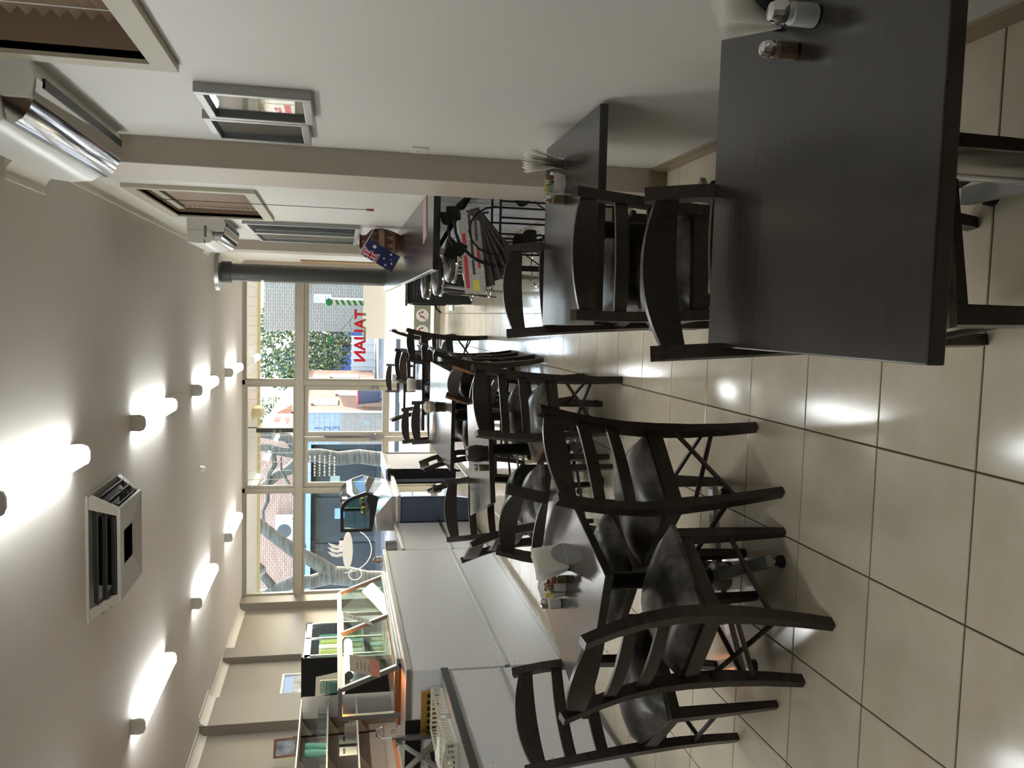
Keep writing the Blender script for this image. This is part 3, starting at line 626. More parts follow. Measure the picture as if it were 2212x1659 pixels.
# ================================================================ wood heater with flue
ht = empty('wood_heater', 'charcoal wood heater with tall perforated flue reaching the ceiling', 'heater', (.40, 10.35, 0))
B(-.25, .25, -.27, .27, 0, .12).build('plinth', 'charcoal', ht, bev=.006)
B(-.26, .26, -.28, .28, .12, .76).build('body', 'charcoal', ht, bev=.012)
B(-.29, .29, -.31, .31, .77, .80).build('top_plate', 'steel_dull', ht, bev=.006)
B(-.20, .20, -.2, .2, .75, .775).build('neck', 'charcoal', ht)
B(-.275, -.255, -.2, .2, .3, .7).build('door', 'black_metal', ht, bev=.006)
MB().tube([(-.27, -.18, .42), (-.31, -.2, .42), (-.36, -.22, .36)], .012, 8).build('door_handle', 'black_metal', ht, smooth=True)
B(-.33, -.25, -.18, .18, .2, .215).build('ash_lip', 'steel_dull', ht)
for k in range(3): MB().tube([(-.2+.02*k, -.283, .70-.035*k), (0, -.284, .69-.035*k), (.06, -.283, .66-.03*k)], .003, 5).build('pressed_line', 'steel_dull', ht)
MB().lathe([(.075, .8), (.075, H)], 24, (.05, .1, 0)).build('flue_pipe', 'black_metal', ht, smooth=True)
fg = MB().lathe([(.105, 0), (.105, 1.95)], 40); fg.f = fg.f[:-2]
fg.build('flue_guard', 'perforated', ht, smooth=True, loc=(.05, .1, .88))
MB().lathe([(.125, 2.80), (.125, 2.9), (.108, 2.9), (.108, 2.8)], 28, (.05, .1, 0)).build('flue_collar', 'charcoal', ht, smooth=True)
MB().lathe([(.125, 2.9), (.215, 2.925), (.22, H), (.11, H)], 32, (.05, .1, 0)).build('ceiling_rose', 'steel_dull', ht, smooth=True)
lg = MB().lathe([(.05, -.16), (.055, 0), (.048, .16)], 10, (0, 0, 0), Matrix.Rotation(R(90), 4, 'X')).mesh('firewood_log', 'log', True)
for x, y, z, a in ((.40, 9.3, .054, 3), (.525, 9.32, .054, -3), (.462, 9.3, .148, 2), (.65, 9.28, .054, 0)):
    o = part('firewood_log', lg, None, (x, y, z), (0, 0, R(a))); tag(o, 'brown firewood log in the small pile beside the wood heater', 'log', 'firewood logs')
# ================================================================ newspaper rack
rk = empty('magazine_rack', 'black wrought-iron magazine rack with leaf scrolls below the bar end', 'rack', (.50, 4.70, 0))
for yy in (-.13, .13):
    for k in range(6): MB().tube([(-.22+.088*k, yy, .02), (-.22+.088*k, yy, .72)], .006 if 0 < k < 5 else .009, 6).build('upright', 'iron', rk)
    for z in (.06, .40, .72): MB().tube([(-.225, yy, z), (.225, yy, z)], .007, 6).build('cross_bar', 'iron', rk)
    MB().tube([(.22*math.cos(t), yy, .72+.25*math.sin(t)) for t in [math.pi*k/14 for k in range(15)]], .009, 6).build('arch', 'iron', rk, smooth=True)
    MB().tube([(.13*math.cos(t)-.03, yy, .74+.15*math.sin(t)) for t in [math.pi*k/10*1.3 for k in range(11)]], .006, 6).build('scroll', 'iron', rk, smooth=True)
    MB().tube([(-.2+.07*k, yy-.012, .42+.11*math.sin(k*1.3)) for k in range(7)], .0045, 5).build('vine', 'iron', rk, smooth=True)
    lf = MB().grid(lambda u, v: ((u-.5)*.08*math.sin(math.pi*min(max(v, .03), .97)), .006*math.sin(u*math.pi), v*.1), 4, 5).grid(lambda u, v: ((u-.5)*.08*math.sin(math.pi*min(max(v, .03), .97)), .004+.006*math.sin(u*math.pi), v*.1), 4, 5).mesh('leaf', 'iron', True)
    for q, (lx, lz, a) in enumerate(((-.17, .6, 30), (-.02, .52, -40), (.17, .5, 10), (-.12, .9, -20), (.02, .94, 40), (.12, .3, -60))):
        part('leaf', lf, rk, (lx, yy-.012, lz), (0, R(a), 0))
for xx in (-.22, .22):
    for z in (.06, .40, .72): MB().tube([(xx, -.13, z), (xx, .13, z)], .007, 6).build('side_bar', 'iron', rk)
MB().box(-.21, .21, -.12, .12, .062, .07).build('bottom_tray', 'iron', rk)
def paper(x, y, z, w, d, t, rz, ry, label, m='newsprint', extra=()):
    r = empty('newspaper', label, 'newspaper', (x, y, z), rz, 'newspapers in the rack'); r.rotation_euler = (0, ry, rz)
    B(-w/2, w/2, -d/2, d/2, 0, t).build('pages', m, r, bev=.003)
    for a0, a1, b0, b1, c in extra: B(a0, a1, b0, b1, t, t+.0008).build('print_block', c, r)
    return r
LBN = ['front-page newspaper with red and yellow blocks on top of the rack', 'dark-edged newspaper directly under the front-page one', 'dark-edged newspaper third down in the rack fan', 'dark-edged newspaper fourth down in the rack fan', 'dark-edged newspaper fifth down in the rack fan', 'lowest drooping newspaper of the rack fan']
for k in range(6):
    o = paper(.36+.012*k, 4.62, .86-.024*k, .46-.03*k, .13, .014, 0, 0, LBN[k], 'newsprint' if k == 0 else 'newsprint_dark', ((-.2, -.02, .03, .052, 'news_red'), (.0, .1, .028, .05, 'news_red'), (-.22, -.16, -.03, .01, 'news_yellow'), (-.13, -.05, -.01, .004, 'charcoal'), (-.03, .06, -.012, .003, 'charcoal'), (.08, .2, -.01, .005, 'charcoal'), (-.1, .02, -.045, -.03, 'news_red'), (.05, .2, -.045, -.03, 'line_grey')) if k == 0 else ())
    o.rotation_euler = (R(55-4*k), R(-6-7*k), R(4))
paper(.5, 4.70, .072, .34, .2, .16, 0, 0, 'thick yellowed paper stack on the rack floor', 'beige_paper')
paper(.52, 4.70, .236, .3, .19, .06, R(4), 0, 'orange and red magazine pile on the rack floor stack', 'orange_brown')
# ================================================================ serving counter
CX = -2.33
def counter(name, y0, y1, ztop, label, zs, back=-3.0, nfront=1, kick=.06):
    r = empty(name, label, 'counter', (CX, (y0+y1)/2, 0)); L = (y1-y0)/2; bk = back-CX
    B(bk, -.02, -L, L, kick, ztop).build('carcass', 'laminate', r)
    B(bk+.05, -.05, -L, L, 0, kick+.01).build('kick_board', 'steel_dull', r)
    w = 2*L/nfront
    for k in range(nfront):
        a = -L+w*k+.002; b = -L+w*(k+1)-.002
        B(-.02, 0, a, b, zs+.016, ztop-.001).build('upper_panel', 'laminate', r, bev=.0015); B(-.02, 0, a, b, kick, zs-.016).build('lower_panel', 'laminate', r, bev=.0015)
        B(-.02, .006, a, b, zs-.016, zs+.016).build('metal_strip', 'steel_dull', r, bev=.002)
        sc = MB().lathe([(.005, 0), (.004, .0015), (0, .002)], 8, (0, 0, 0), Matrix.Rotation(R(90), 4, 'Y')).mesh('screw', 'alu_dark')
        for yy in (a+.05, (a+b)/2, b-.05):
            for zz in (zs+.06, ztop-.1, zs-.06, kick+.08): part('screw', sc, r, (0, yy, zz))
    return r
counter('counter_unit', 5.39, 8.27, 1.085, 'tall white panelled counter carrying the heated food display', .44)
counter('counter_unit', 3.0, 5.36, .86, 'lower white panelled counter holding the white baskets', .50)
counter('counter_unit', 8.28, 9.38, .90, 'lower white counter between the food display and the curved glass case', .42)
wt = empty('worktop', 'steel worktop with pale edge on the tall counter', 'worktop', (-2.66, 6.83, 1.085)); B(-.36, .345, -1.45, 1.44, 0, .035).build('slab', 'steel_dull', wt, bev=.003); B(-.33, .0, -1.455, -1.45, -.07, .034).build('end_strip', 'black_plastic', wt)
wt = empty('worktop', 'grey worktop with dark front edge on the basket counter', 'worktop', (-2.66, 4.18, .86)); B(-.36, .34, -1.2, 1.185, 0, .03).build('slab', 'steel_dull', wt, bev=.003); B(.338, .352, -1.2, 1.185, -.012, .034).build('edge_strip', 'charcoal', wt)
wt = empty('worktop', 'steel worktop on the short counter by the curved glass case', 'worktop', (-2.66, 8.83, .90)); B(-.36, .345, -.55, .55, 0, .03).build('slab', 'steel_dull', wt, bev=.003)
# brushed-steel fronted stand and the curved glass display on it
sd = empty('display_stand', 'dark stainless steel stand under the curved glass case', 'stand', (-2.45, 10.05, 0))
MB().prism([(.36, .0), (.39, .12), (.41, .3), (.41, .86), (-.4, .86), (-.4, .0)], -.64, -.58, 'y').build('end_panel', 'steel_blue', sd, bev=.01); B(-.4, -.36, -.58, .62, .0, .86).build('back_panel', 'laminate', sd)
for xx in (-.36, .36): B(xx-.02, xx+.02, .56, .6, 0, .86).build('leg', 'steel_dull', sd)
B(-.38, .38, -.6, .6, .2, .22).build('lower_shelf', 'steel_dull', sd)
B(-.42, .43, -.66, .64, .86, .90).build('top', 'steel_dull', sd, bev=.004)
cc = empty('curved_display_case', 'food display case with curved glass front and black end frame', 'display case', (0, 0, 0)); cc.location = (-2.25, 9.55, .90)
prof = [(-.205, .27), (-.205, .62), (.06, .625), (.12, .60), (.17, .55), (.20, .49), (.25, .345), (.19, .06)]
inn = [(-.17, .3), (-.17, .585), (.05, .59), (.1, .565), (.14, .525), (.165, .475), (.21, .345), (.195, .3)]
def ring(y0, y1):
    m = MB(); N = len(prof)
    pr2 = prof[:]; pr2[7] = (.19, .2)
    vs = [(x, y, z) for y in (y0, y1) for x, z in pr2]+[(x, y, z) for y in (y0, y1) for x, z in inn]
    fs = []
    for k in range(N):
        j = (k+1) % N
        fs += [(k, j, 2*N+j, 2*N+k), (N+k, 3*N+k, 3*N+j, N+j), (k, N+k, N+j, j), (2*N+k, 2*N+j, 3*N+j, 3*N+k)]
    return m.add(vs, fs)
ring(-.03, 0).build('end_frame', 'black_plastic', cc); ring(1.0, 1.03).build('end_frame', 'black_plastic', cc)
MB().prism(inn, -.012, -.006, 'y').build('end_glass', 'case_glass', cc)
MB().prism(inn, 1.01, 1.016, 'y').build('end_glass', 'case_glass', cc)
cg = MB(); cp = prof[1:7]
for k in range(len(cp)-1):
    a, b = cp[k], cp[k+1]
    cg.add([(a[0], 0, a[1]), (b[0], 0, b[1]), (b[0], 1.0, b[1]), (a[0], 1.0, a[1])], [(0, 1, 2, 3)])
cg.build('curved_glass', 'case_glass', cc, smooth=True)
MB().add([(.25, 0, .345), (.19, 0, .06), (.19, 1, .06), (.25, 1, .345)], [(0, 1, 2, 3)]).build('front_glass', 'case_glass', cc)
MB().prism([(-.205, 0), (-.205, .22), (-.02, .23), (.19, .06), (.19, 0)], -.02, 1.02, 'y').build('base_tray', 'steel', cc, bev=.004)
for z in (.34, .46): B(-.15, .1, .01, .99, z, z+.006).build('shelf', 'case_glass', cc)
for s in (-.012, 1.012): MB().lathe([(.012, -.02), (.012, .02)], 12, (.2, s, .34), Matrix.Rotation(R(90), 4, 'X')).build('bolt', 'steel', cc)
for k, (yy, c) in enumerate(((.25, 'gold_bar'), (.5, 'orange_brown'), (.75, 'gold_bar'))):
    o = MB().lathe([(0, 0), (.05, 0), (.055, .02), (.04, .04), (0, .045)], 14).build('pastry', c, None, smooth=True, loc=(-2.28, 9.55+yy, .90+.347)); tag(o, ['golden pastry at the near end of the curved glass case shelf', 'brown pastry in the middle of the curved glass case shelf', 'golden pastry at the far end of the curved glass case shelf'][k], 'pastry')
for k, (yy, hh, rr, lb) in enumerate(((8.55, .27, .032, 'tall dull steel canister on the short counter'), (8.43, .2, .045, 'short wide steel canister on the short counter'), (9.05, .12, .06, 'low steel pot on the short counter beside the curved glass case'))):
    o = empty('canister', lb, 'canister', (-2.5, yy, .93)); MB().lathe([(rr, 0), (rr, hh*.9), (rr*.95, hh*.92)], 18).build('body', 'steel_dull', o, smooth=True); MB().lathe([(rr*1.03, hh*.9), (rr*1.03, hh*.97), (0, hh)], 18).build('lid', 'steel', o, smooth=True)
# thin stand with white side
cb = empty('display_cabinet', 'low cabinet with white side panel, steel rim and dark end', 'cabinet', (-2.05, 11.35, 0))
B(-.09, .085, -.65, .66, .1, .90).build('body', 'panel_grey', cb); B(-.095, .098, -.675, -.645, .06, .93).build('end_panel', 'black_plastic', cb, bev=.004)
f = MB().box(.083, .1, -.65, .66, .1, .14).box(.083, .1, -.65, .66, .89, .93).box(.083, .1, -.65, -.62, .1, .93).box(.083, .1, .62, .66, .1, .93); f.build('rim', 'steel', cb)
B(-.1, .102, -.68, .67, .93, .955).build('top', 'steel_dull', cb, bev=.003)
for x in (-.06, .06):
    for y in (-.6, .6): B(x-.015, x+.015, y-.015, y+.015, 0, .11).build('foot', 'black_plastic', cb)
# heated food display on the tall counter
fd = empty('food_display', 'heated food display with sloping glass in a steel frame', 'display case', (-2.6, 6.8, 1.12))
Y0, Y1 = -1.03, 1.03
def bar3(a, b, t, nm='frame_bar', m='steel_dull', ax=(0, 1, 0)): MB().bar([a, b], t, t, ax).build(nm, m, fd)
for yy in (Y0, 0, Y1):
    bar3((.15, yy, .015), (0, yy, .415), .016); bar3((0, yy, .415), (-.2, yy, .415), .014, ax=(0, 1, 0)); bar3((-.2, yy, 0), (-.2, yy, .415), .016)
for a in ((.15, .02), (0, .415), (-.2, .415)): bar3((a[0], Y0, a[1]), (a[0], Y1, a[1]), .016, ax=(0, 0, 1))
B(.12, .2, Y0, Y1, 0, .035).build('front_sill', 'steel', fd, bev=.004)
for a, b in ((Y0, 0), (0, Y1)):
    MB().add([(.146, a+.014, .03), (.002, a+.014, .41), (.002, b-.014, .41), (.146, b-.014, .03), (.142, a+.014, .03), (-.002, a+.014, .41), (-.002, b-.014, .41), (.142, b-.014, .03)],
             [(0, 1, 2, 3), (7, 6, 5, 4), (0, 4, 5, 1), (3, 2, 6, 7), (1, 5, 6, 2), (0, 3, 7, 4)]).build('glass', 'case_glass', fd)
B(-.2, 0, Y0, Y1, .425, .435).build('top_shelf', 'steel', fd)
B(-.28, .13, Y0, Y1, .0, .02).build('deck', 'copper', fd)
for k in range(5): B(-.24, .09, Y0+.05+.4*k, Y0+.4+.4*k, .02, .045).build('food_tray', 'steel', fd, bev=.006)
mat('heat_lamp', (255, 190, 120), .4, emit=(255, 140, 60), estr=30)
for a in (-.55, .5): MB().tube([(-.1, a-.3, .395), (-.1, a+.3, .395)], .011, 8).build('heat_tube', 'heat_lamp', fd)
def card(loc, rot, w, h, m, label, band=None):
    r = empty('price_card', label, 'card', loc, 0); r.rotation_euler = rot
    B(-w/2, w/2, -.001, .001, 0, h).build('sheet', m, r)
    if band: B(-w/2, w/2, -.0022, -.0008, *band).build('print_band', 'salmon', r)
    for k in range(4): B(-w*.32, w*(.1+.07*(k % 3)), -.0018, -.0008, h*(.35+.13*k), h*(.37+.13*k)).build('print_line', 'line_grey', r)
card((-2.47, 5.78, 1.27), (R(20), 0, R(70)), .16, .22, 'beige_paper', 'paper card with red band taped to the near end of the food display', (.0, .07))
card((-2.51, 6.78, 1.27), (R(20), 0, R(88)), .09, .26, 'white_paper', 'narrow paper strip taped over the middle post of the food display')
card((-2.73, 6.2, 1.557), (R(-12), 0, R(70)), .2, .16, 'beige_paper', 'tall paper card standing on top of the food display')
ac = empty('card_holder', 'clear stepped plastic holder on top of the food display', 'holder', (-2.7, 6.05, 1.557))
for k in range(3): B(-.05, .05, -.05+.03*k, -.045+.03*k, 0, .05+.035*k).build('step', 'case_glass', ac)
# near counter things
def basket(x, y, rz, label):
    r = empty('basket', label, 'basket', (x, y, .89), rz, 'white slotted baskets')
    w, l, h = .14, .17, .075
    B(-w, w, -l, l, 0, .005).build('bottom', 'basket', r)
    for k in range(2):
        for s in (-1, 1):
            m = MB(); ll = l if k == 0 else w; off = w if k == 0 else l; nsl = 9
            def bx(a, b, z0, z1):
                if k == 0: m.box(s*off*(1+.0)-.003, s*off+.003, a, b, z0, z1)
                else: m.box(a, b, s*off-.003, s*off+.003, z0, z1)
            bx(-ll, ll, 0, .018); bx(-ll, ll, h-.014, h)
            for q in range(nsl+1): t = -ll+2*ll*q/nsl; bx(t-.006, t+.006, .018, h-.014)
            m.build('slotted_side', 'basket', r)
    return r
basket(-2.56, 4.72, R(4), 'white slotted basket of napkins beside the pink box'); basket(-2.56, 5.13, R(-2), 'white slotted basket tucked against the tall counter')
bn = empty('napkin_pile', 'loose white napkins heaped in the slotted basket', 'napkins', (-2.56, 4.72, .896))
for k in range(7):
    o = part('napkin', MB().grid(lambda u, v: ((u-.5)*.17, (v-.5)*.19, .03*math.sin(u*3+k)*v), 4, 4).mesh('napkin', 'tissue'), bn, (0, .01*(k-3), .008+.011*k), (R(6*((k*5) % 3-1)), R(7*((k*3) % 4-1.5)), R(25*(k % 4))))
bx = empty('carton', 'salmon pink folded carton on the basket counter', 'box', (-2.8, 4.42, .89), R(10)); B(-.13, .13, -.12, .12, 0, .1).build('body', 'pink_card', bx, bev=.003); B(-.132, .132, -.122, .0, .1, .104).build('flap', 'pink_card', bx); B(-.132, .132, .005, .122, .1, .104).build('flap', 'pink_card', bx)
gp = empty('brass_panel', 'brass coloured slotted panel at the end of the tall counter', 'panel', (-2.62, 5.365, .92)); B(-.16, .16, -.012, .012, -.03, .1).build('plate', 'gold_bar', gp, bev=.004)
for k in range(7): B(-.14+.043*k, -.115+.043*k, -.014, -.011, .02, .06).build('slot', 'black_plastic', gp)
gb = empty('till_box', 'grey metal box with slots behind the baskets', 'box', (-2.86, 4.98, .89)); B(-.09, .09, -.22, .22, 0, .12).build('body', 'grey_plastic', gb, bev=.005); B(.088, .093, -.18, .18, .05, .09).build('slot_strip', 'black_plastic', gb)
sa = empty('folding_stand', 'steel folding stand with crossed arms at the end of the food display', 'stand', (-2.72, 5.2, .89))
MB().bar([(-.02, .1, .0), (.06, -.52, .33)], .006, .018, (1, 0, 0)).build('arm', 'steel_dull', sa); MB().bar([(-.04, .1, .28), (.04, -.5, .02)], .006, .016, (1, 0, 0)).build('arm', 'steel_dull', sa)
MB().bar([(-.02, .1, .31), (.05, -.4, .31)], .006, .01, (1, 0, 0)).build('rail', 'copper', sa); B(-.03, -.005, .09, .12, 0, .32).build('post', 'steel_dull', sa)
# ---------------------------------------------------------------- back bench, cooler, shelves on the left wall
bb = empty('back_bench', 'plain bench with steel top along the left wall', 'bench', (-4.12, 9.3, 0)); B(-.375, .33, -3.2, 2.0, .05, .87).build('cupboards', 'laminate', bb); B(-.375, .37, -3.2, 2.0, .87, .90).build('bench_top', 'steel_dull', bb, bev=.003); B(-.35, .28, -3.2, 2.0, 0, .06).build('kick_board', 'charcoal', bb)
co = empty('drinks_cooler', 'bench-top drinks cooler with black side and two glass doors', 'cooler', (-3.88, 9.53, .90))
B(-.22, .2, -.54, -.51, 0, 1.0).build('side', 'black_plastic', co); B(-.22, .2, .51, .54, 0, 1.0).build('side', 'black_plastic', co); B(-.22, -.2, -.51, .51, 0, 1.0).build('back', 'white_plastic', co); B(-.22, .22, -.55, .55, 1.0, 1.02).build('top', 'black_plastic', co); B(-.22, .2, -.51, .51, 0, .05).build('base', 'black_plastic', co)
for a, b, x in ((-.51, .01, .205), (-.01, .51, .195)):
    d = MB().box(x, x+.012, a, a+.03, .03, .99).box(x, x+.012, b-.03, b, .03, .99).box(x, x+.012, a, b, .03, .07).box(x, x+.012, a, b, .93, .99).build('door', 'steel_dull', co)
    B(x+.004, x+.008, a+.028, b-.028, .068, .932).build('glass', 'cooler_glass', d)
for z in (.35, .62): B(-.18, .18, -.5, .5, z, z+.008).build('shelf', 'white_plastic', co)
MB().tube([(.12, -.45, .95), (.12, .45, .95)], .012, 8).build('cooler_tube', 'diffuser', co)
rnd = random.Random(3)
for z, tag_z in ((.05, 'bottom'), (.358, 'middle'), (.628, 'top')):
    for k in range(6):
        c = ['yellowgreen', 'ceramic', 'yellowgreen', 'green_plastic'][(k+int(z*10)) % 4]
        o = MB().box(-.05, .05, -.055, .055, 0, .2+.02*(k % 2)).build('juice_carton', c, None, bev=.004, loc=(-3.84, 9.13+.155*k, .90+z)); tag(o, {'yellowgreen': 'yellow-green', 'ceramic': 'white', 'green_plastic': 'mint green'}[c]+' carton on the '+tag_z+' shelf of the drinks cooler', 'carton', tag_z+' shelf cartons in the cooler')
for z, lb in ((1.93, 'top white shelf board carrying the wooden photo frame'), (1.645, 'middle white shelf board carrying the glasses'), (1.343, 'bottom white shelf board carrying the plates')):
    r = empty('wall_shelf', lb, 'shelf', (XL, 8.5, z), 0, 'white wall shelves')
    B(0, .26, -1.2, .74, -.016, 0).build('board', 'white_plastic', r, bev=.002)
    for yy in (-.4, .4): MB().prism([(0, -.016), (.2, -.016), (.15, -.04), (.03, -.12), (0, -.13)], yy-.008, yy+.008, 'y').build('bracket', 'blind_frame', r)
for yy in (8.1, 8.9): tag(B(XL-.002, XL+.018, yy-.012, yy+.012, 1.1, 2.0).build('shelf_upright', 'charcoal', None), 'dark slotted upright holding the wall shelves, '+('nearer the drinks cooler' if yy > 8.5 else 'further from the drinks cooler'), 'upright')
def on_shelf(name, me, y, z, label, cat, group, x=XL+.14):
    o = part(name, me, None, (x, y, z)); return tag(o, label, cat, group)
gl = MB().lathe([(.027, 0), (.034, .1), (.032, .1), (.025, .006), (0, .006)], 16).mesh('drinking_glass', 'tumbler', True)
for k in range(8): on_shelf('drinking_glass', gl, 9.16-.082*k, 1.645, 'clear drinking glass in the row on the middle wall shelf', 'glass', 'glasses on the middle shelf', XL+.17-.02*(k % 2))
pl = MB().lathe([(0, .0), (.05, 0), (.09, .007), (.091, .009), (.05, .003), (0, .003)], 24).mesh('plate', 'ceramic', True); sa_ = MB().lathe([(0, 0), (.035, 0), (.065, .007), (.066, .009), (.035, .003), (0, .003)], 20).mesh('saucer', 'ceramic', True)
for k in range(9): on_shelf('saucer', sa_, 9.1, 1.343+.008*k, 'white saucer in the stack at the end of the bottom shelf nearer the cooler', 'saucer', 'saucers end stack')
for k in range(9): on_shelf('saucer', sa_, 8.9, 1.343+.008*k, 'white saucer in the stack beside the big plates', 'saucer', 'saucers middle stack')
for k in range(14): on_shelf('plate', pl, 8.66, 1.343+.0085*k, 'white dinner plate in the tall stack on the bottom shelf', 'plate', 'plates on the bottom shelf')
for y in (8.36, 8.12):
    r = empty('steel_tin', 'steel caddy with a handle slot on the bottom shelf, '+('next to the dinner plates' if y > 8.2 else 'away from the dinner plates'), 'tin', (XL+.14, y, 1.343)); B(-.08, .08, -.09, .09, 0, .18).build('body', 'steel_dull', r, bev=.006); B(.079, .083, -.05, .05, .12, .14).build('slot', 'black_plastic', r)
gc = MB().lathe([(.03, 0), (.042, .12), (.045, .122), (.04, .12), (.028, .005), (0, .005)], 16).mesh('green_cup', 'green_plastic', True)
for j, y in enumerate((8.4, 8.27)):
    for k in range(5): on_shelf('green_cup', gc, y, 1.645+.022*k, 'mint green plastic cup in the '+('taller stack next to the glasses' if j == 0 else 'stack further from the glasses'), 'cup', 'green cups stack '+('one' if j == 0 else 'two'))
fp = empty('photo_frame', 'wooden photo frame leaning back on the top wall shelf', 'picture', (XL+.15, 8.42, 1.93)); fp.rotation_euler = (0, 0, R(35))
f = MB(); fwd = .02
for a in ((-.09, -.07, 0, .24), (.07, .09, 0, .24), (-.07, .07, 0, .02), (-.07, .07, .22, .24)): f.prism([(a[0], a[2]), (a[1], a[2]), (a[1], a[3]), (a[0], a[3])], -.01, .008, 'y', Matrix.Rotation(R(-14), 4, 'X'))
f.build('frame', 'wood_mid', fp); MB().prism([(-.07, .02), (.07, .02), (.07, .22), (-.07, .22)], -.001, .004, 'y', Matrix.Rotation(R(-14), 4, 'X')).build('print', 'photo_print', fp); MB().bar([(0, .04, .15), (0, .12, .0)], .03, .003, (1, 0, 0)).build('prop', 'orange_brown', fp)
lp = empty('framed_picture', 'white framed landscape picture on the left wall beside the cooler', 'picture', (XL, 10.2, 1.8))
MB().box(-.002, .025, -.3, -.27, 0, .4).box(-.002, .025, .27, .3, 0, .4).box(-.002, .025, -.27, .27, 0, .03).box(-.002, .025, -.27, .27, .37, .4).build('frame', 'white_paint', lp, bev=.003)
B(.0, .008, -.272, .272, .028, .26).build('print', 'photo_print', lp); B(.0, .0082, -.272, .272, .26, .372).build('sky_print', 'blue_print', lp)
tw = B(0, .008, -.0735, .0735, -.0735, .0735).mesh('wall_tile', 'tile_wall'); WL = bpy.data.objects['wall_left']
for i in range(13):
    for j in range(2): part('wall_tile', tw, WL, (XL, 9.0-.15*i, .975+.15*j))
tp = empty('tap', 'chrome sink tap with two knobs on the back bench', 'tap', (XL+.22, 8.3, .90))
MB().tube([(0, 0, 0), (0, 0, .2), (.04, 0, .25), (.1, 0, .25), (.13, 0, .2)], .011, 8).build('spout', 'chrome', tp, smooth=True)
for s in (-1, 1): MB().lathe([(.02, 0), (.02, .05), (.03, .06), (.03, .085), (0, .1)], 12, (0, s*.13, 0)).build('knob', 'chrome', tp, smooth=True)
# ================================================================ decals on the shop window
def decal(name, me, loc, label, cat, rot=(R(90), 0, R(180))):
    o = part(name, me, None, loc, rot); return tag(o, label, cat)
YD = YF-.006
sgn = empty('window_lettering', 'red window lettering beside the striped pole, seen from behind', 'lettering', (-.34, YD, 1.22))
part('letters', textmesh('TALIAN', .235, 'red', .0012, bold=.008), sgn, (0, 0, 0), (R(90), 0, R(180)))
pl_ = empty('pole_decal', 'green and white striped pole decal on the shop window', 'decal', (.17, YD, 1.18))
B(-.038, .038, -.001, .001, 0, .44).build('pole', 'white', pl_)
for k in range(5): MB().add([(-.038, -.0016, .0+.09*k), (.038, -.0016, .04+.09*k), (.038, -.0016, .085+.09*k if k < 4 else .43), (-.038, -.0016, .045+.09*k), (-.038, .0016, .0+.09*k), (.038, .0016, .04+.09*k), (.038, .0016, .085+.09*k if k < 4 else .43), (-.038, .0016, .045+.09*k)], [(0, 1, 2, 3), (7, 6, 5, 4), (0, 4, 5, 1), (1, 5, 6, 2), (2, 6, 7, 3), (3, 7, 4, 0)]).build('stripe', 'green', pl_)
MB().prism([(-.07, .47), (.07, .47), (.04, .44), (-.04, .44)], -.0012, .0012, 'y').build('capital', 'white', pl_)
MB().lathe([(0, -.0014), (.055, -.0014), (.055, .0014), (0, .0014)], 20, (0, 0, .52), Matrix.Rotation(R(90), 4, 'X')).build('ball', 'green', pl_)
gd = empty('gondola_decal', 'thin line drawing of a boatman in a green striped top', 'decal', (-.42, YD, 1.30))
def ln(pts, r=.0035, m='line_grey', nm='line'): MB().tube([(x, 0, z) for x, z in pts], r, 5).build(nm, m, gd)
ln([(-.22, .52), (-.05, .37), (.13, .24), (.33, .08)]); ln([(-.19, .1), (-.1, .06), (0, .09), (.06, .06), (.12, .1), (.18, .06), (.28, .09), (.42, .03)])
ln([(-.06, .44), (.07, .46)]); ln([(-.02, .33), (-.04, .2), (.02, .2), (.03, .33)]); ln([(.08, .38), (.14, .27)]); ln([(-.03, .44), (0, .48), (.04, .45)])
for k in range(4): B(-.05, .06, -.001, .001, .335+.025*k, .35+.025*k).build('shirt_stripe', 'green', gd)
cpd = empty('coffee_cup_decal', 'white steaming coffee cup decal on the shop window', 'decal', (-3.72, YD, 1.38))
def blob(pts, nm): MB().prism(pts, -.0012, .0012, 'y').build(nm, 'white', cpd)
blob([(-.3*math.cos(t), .08*math.sin(t)) for t in [math.pi*2*k/24 for k in range(24)]], 'rim')
for k in (-1, 0, 1): blob([(k*.07-.02, .08), (k*.07+.03, .08), (k*.07+.01, .17), (k*.07+.04, .24), (k*.07+.06, .31), (k*.07-.02, .24), (k*.07-.035, .16)], 'steam')
MB().tube([(-.36*math.cos(t), 0, .05-.42*math.sin(t)) for t in [math.pi*k/16 for k in range(17)]], .009, 5).build('cup_line', 'white', cpd)
MB().tube([(-.3+.09*math.cos(t)-.09, 0, -.12+.1*math.sin(t)) for t in [math.pi*2*k/16 for k in range(16)]], .008, 5, True).build('handle_line', 'white', cpd)
tag(MB().grid(lambda u, v: (-.375+1.05*u, YF-.008, .065+1.127*v), 2, 2).build('window_film', 'film', None), 'cream film covering the lower part of the shop window by the heater', 'film')
mp_ = empty('menu_poster', 'grey-green poster strip with two plates of food low on the window film', 'poster', (-.12, YF-.0105, .14))
MB().grid(lambda u, v: (-.27+.55*u, 0, .26*v), 1, 1).build('strip', 'sachet_green', mp_)
for k in (-1, 1):
    d_ = MB().lathe([(0, 0), (.1, 0), (.1, .001), (0, .001)], 24, (k*.125, -.001, .13), Matrix.Rotation(R(90), 4, 'X')).build('plate_print', 'white', mp_)
    for q in range(6): MB().lathe([(0, 0), (.018, 0), (.018, .001), (0, .001)], 8, (k*.125+.05*math.cos(q*1.1), -.0022, .13+.045*math.sin(q*1.7)), Matrix.Rotation(R(90), 4, 'X')).build('food_print', 'salmon' if q % 2 else 'sachet_brown', d_)
rnd = random.Random(8)
hm = empty('door_lettering', 'small white lines of lettering on the counter side glass door', 'lettering', (-2.36, YD, 1.72))
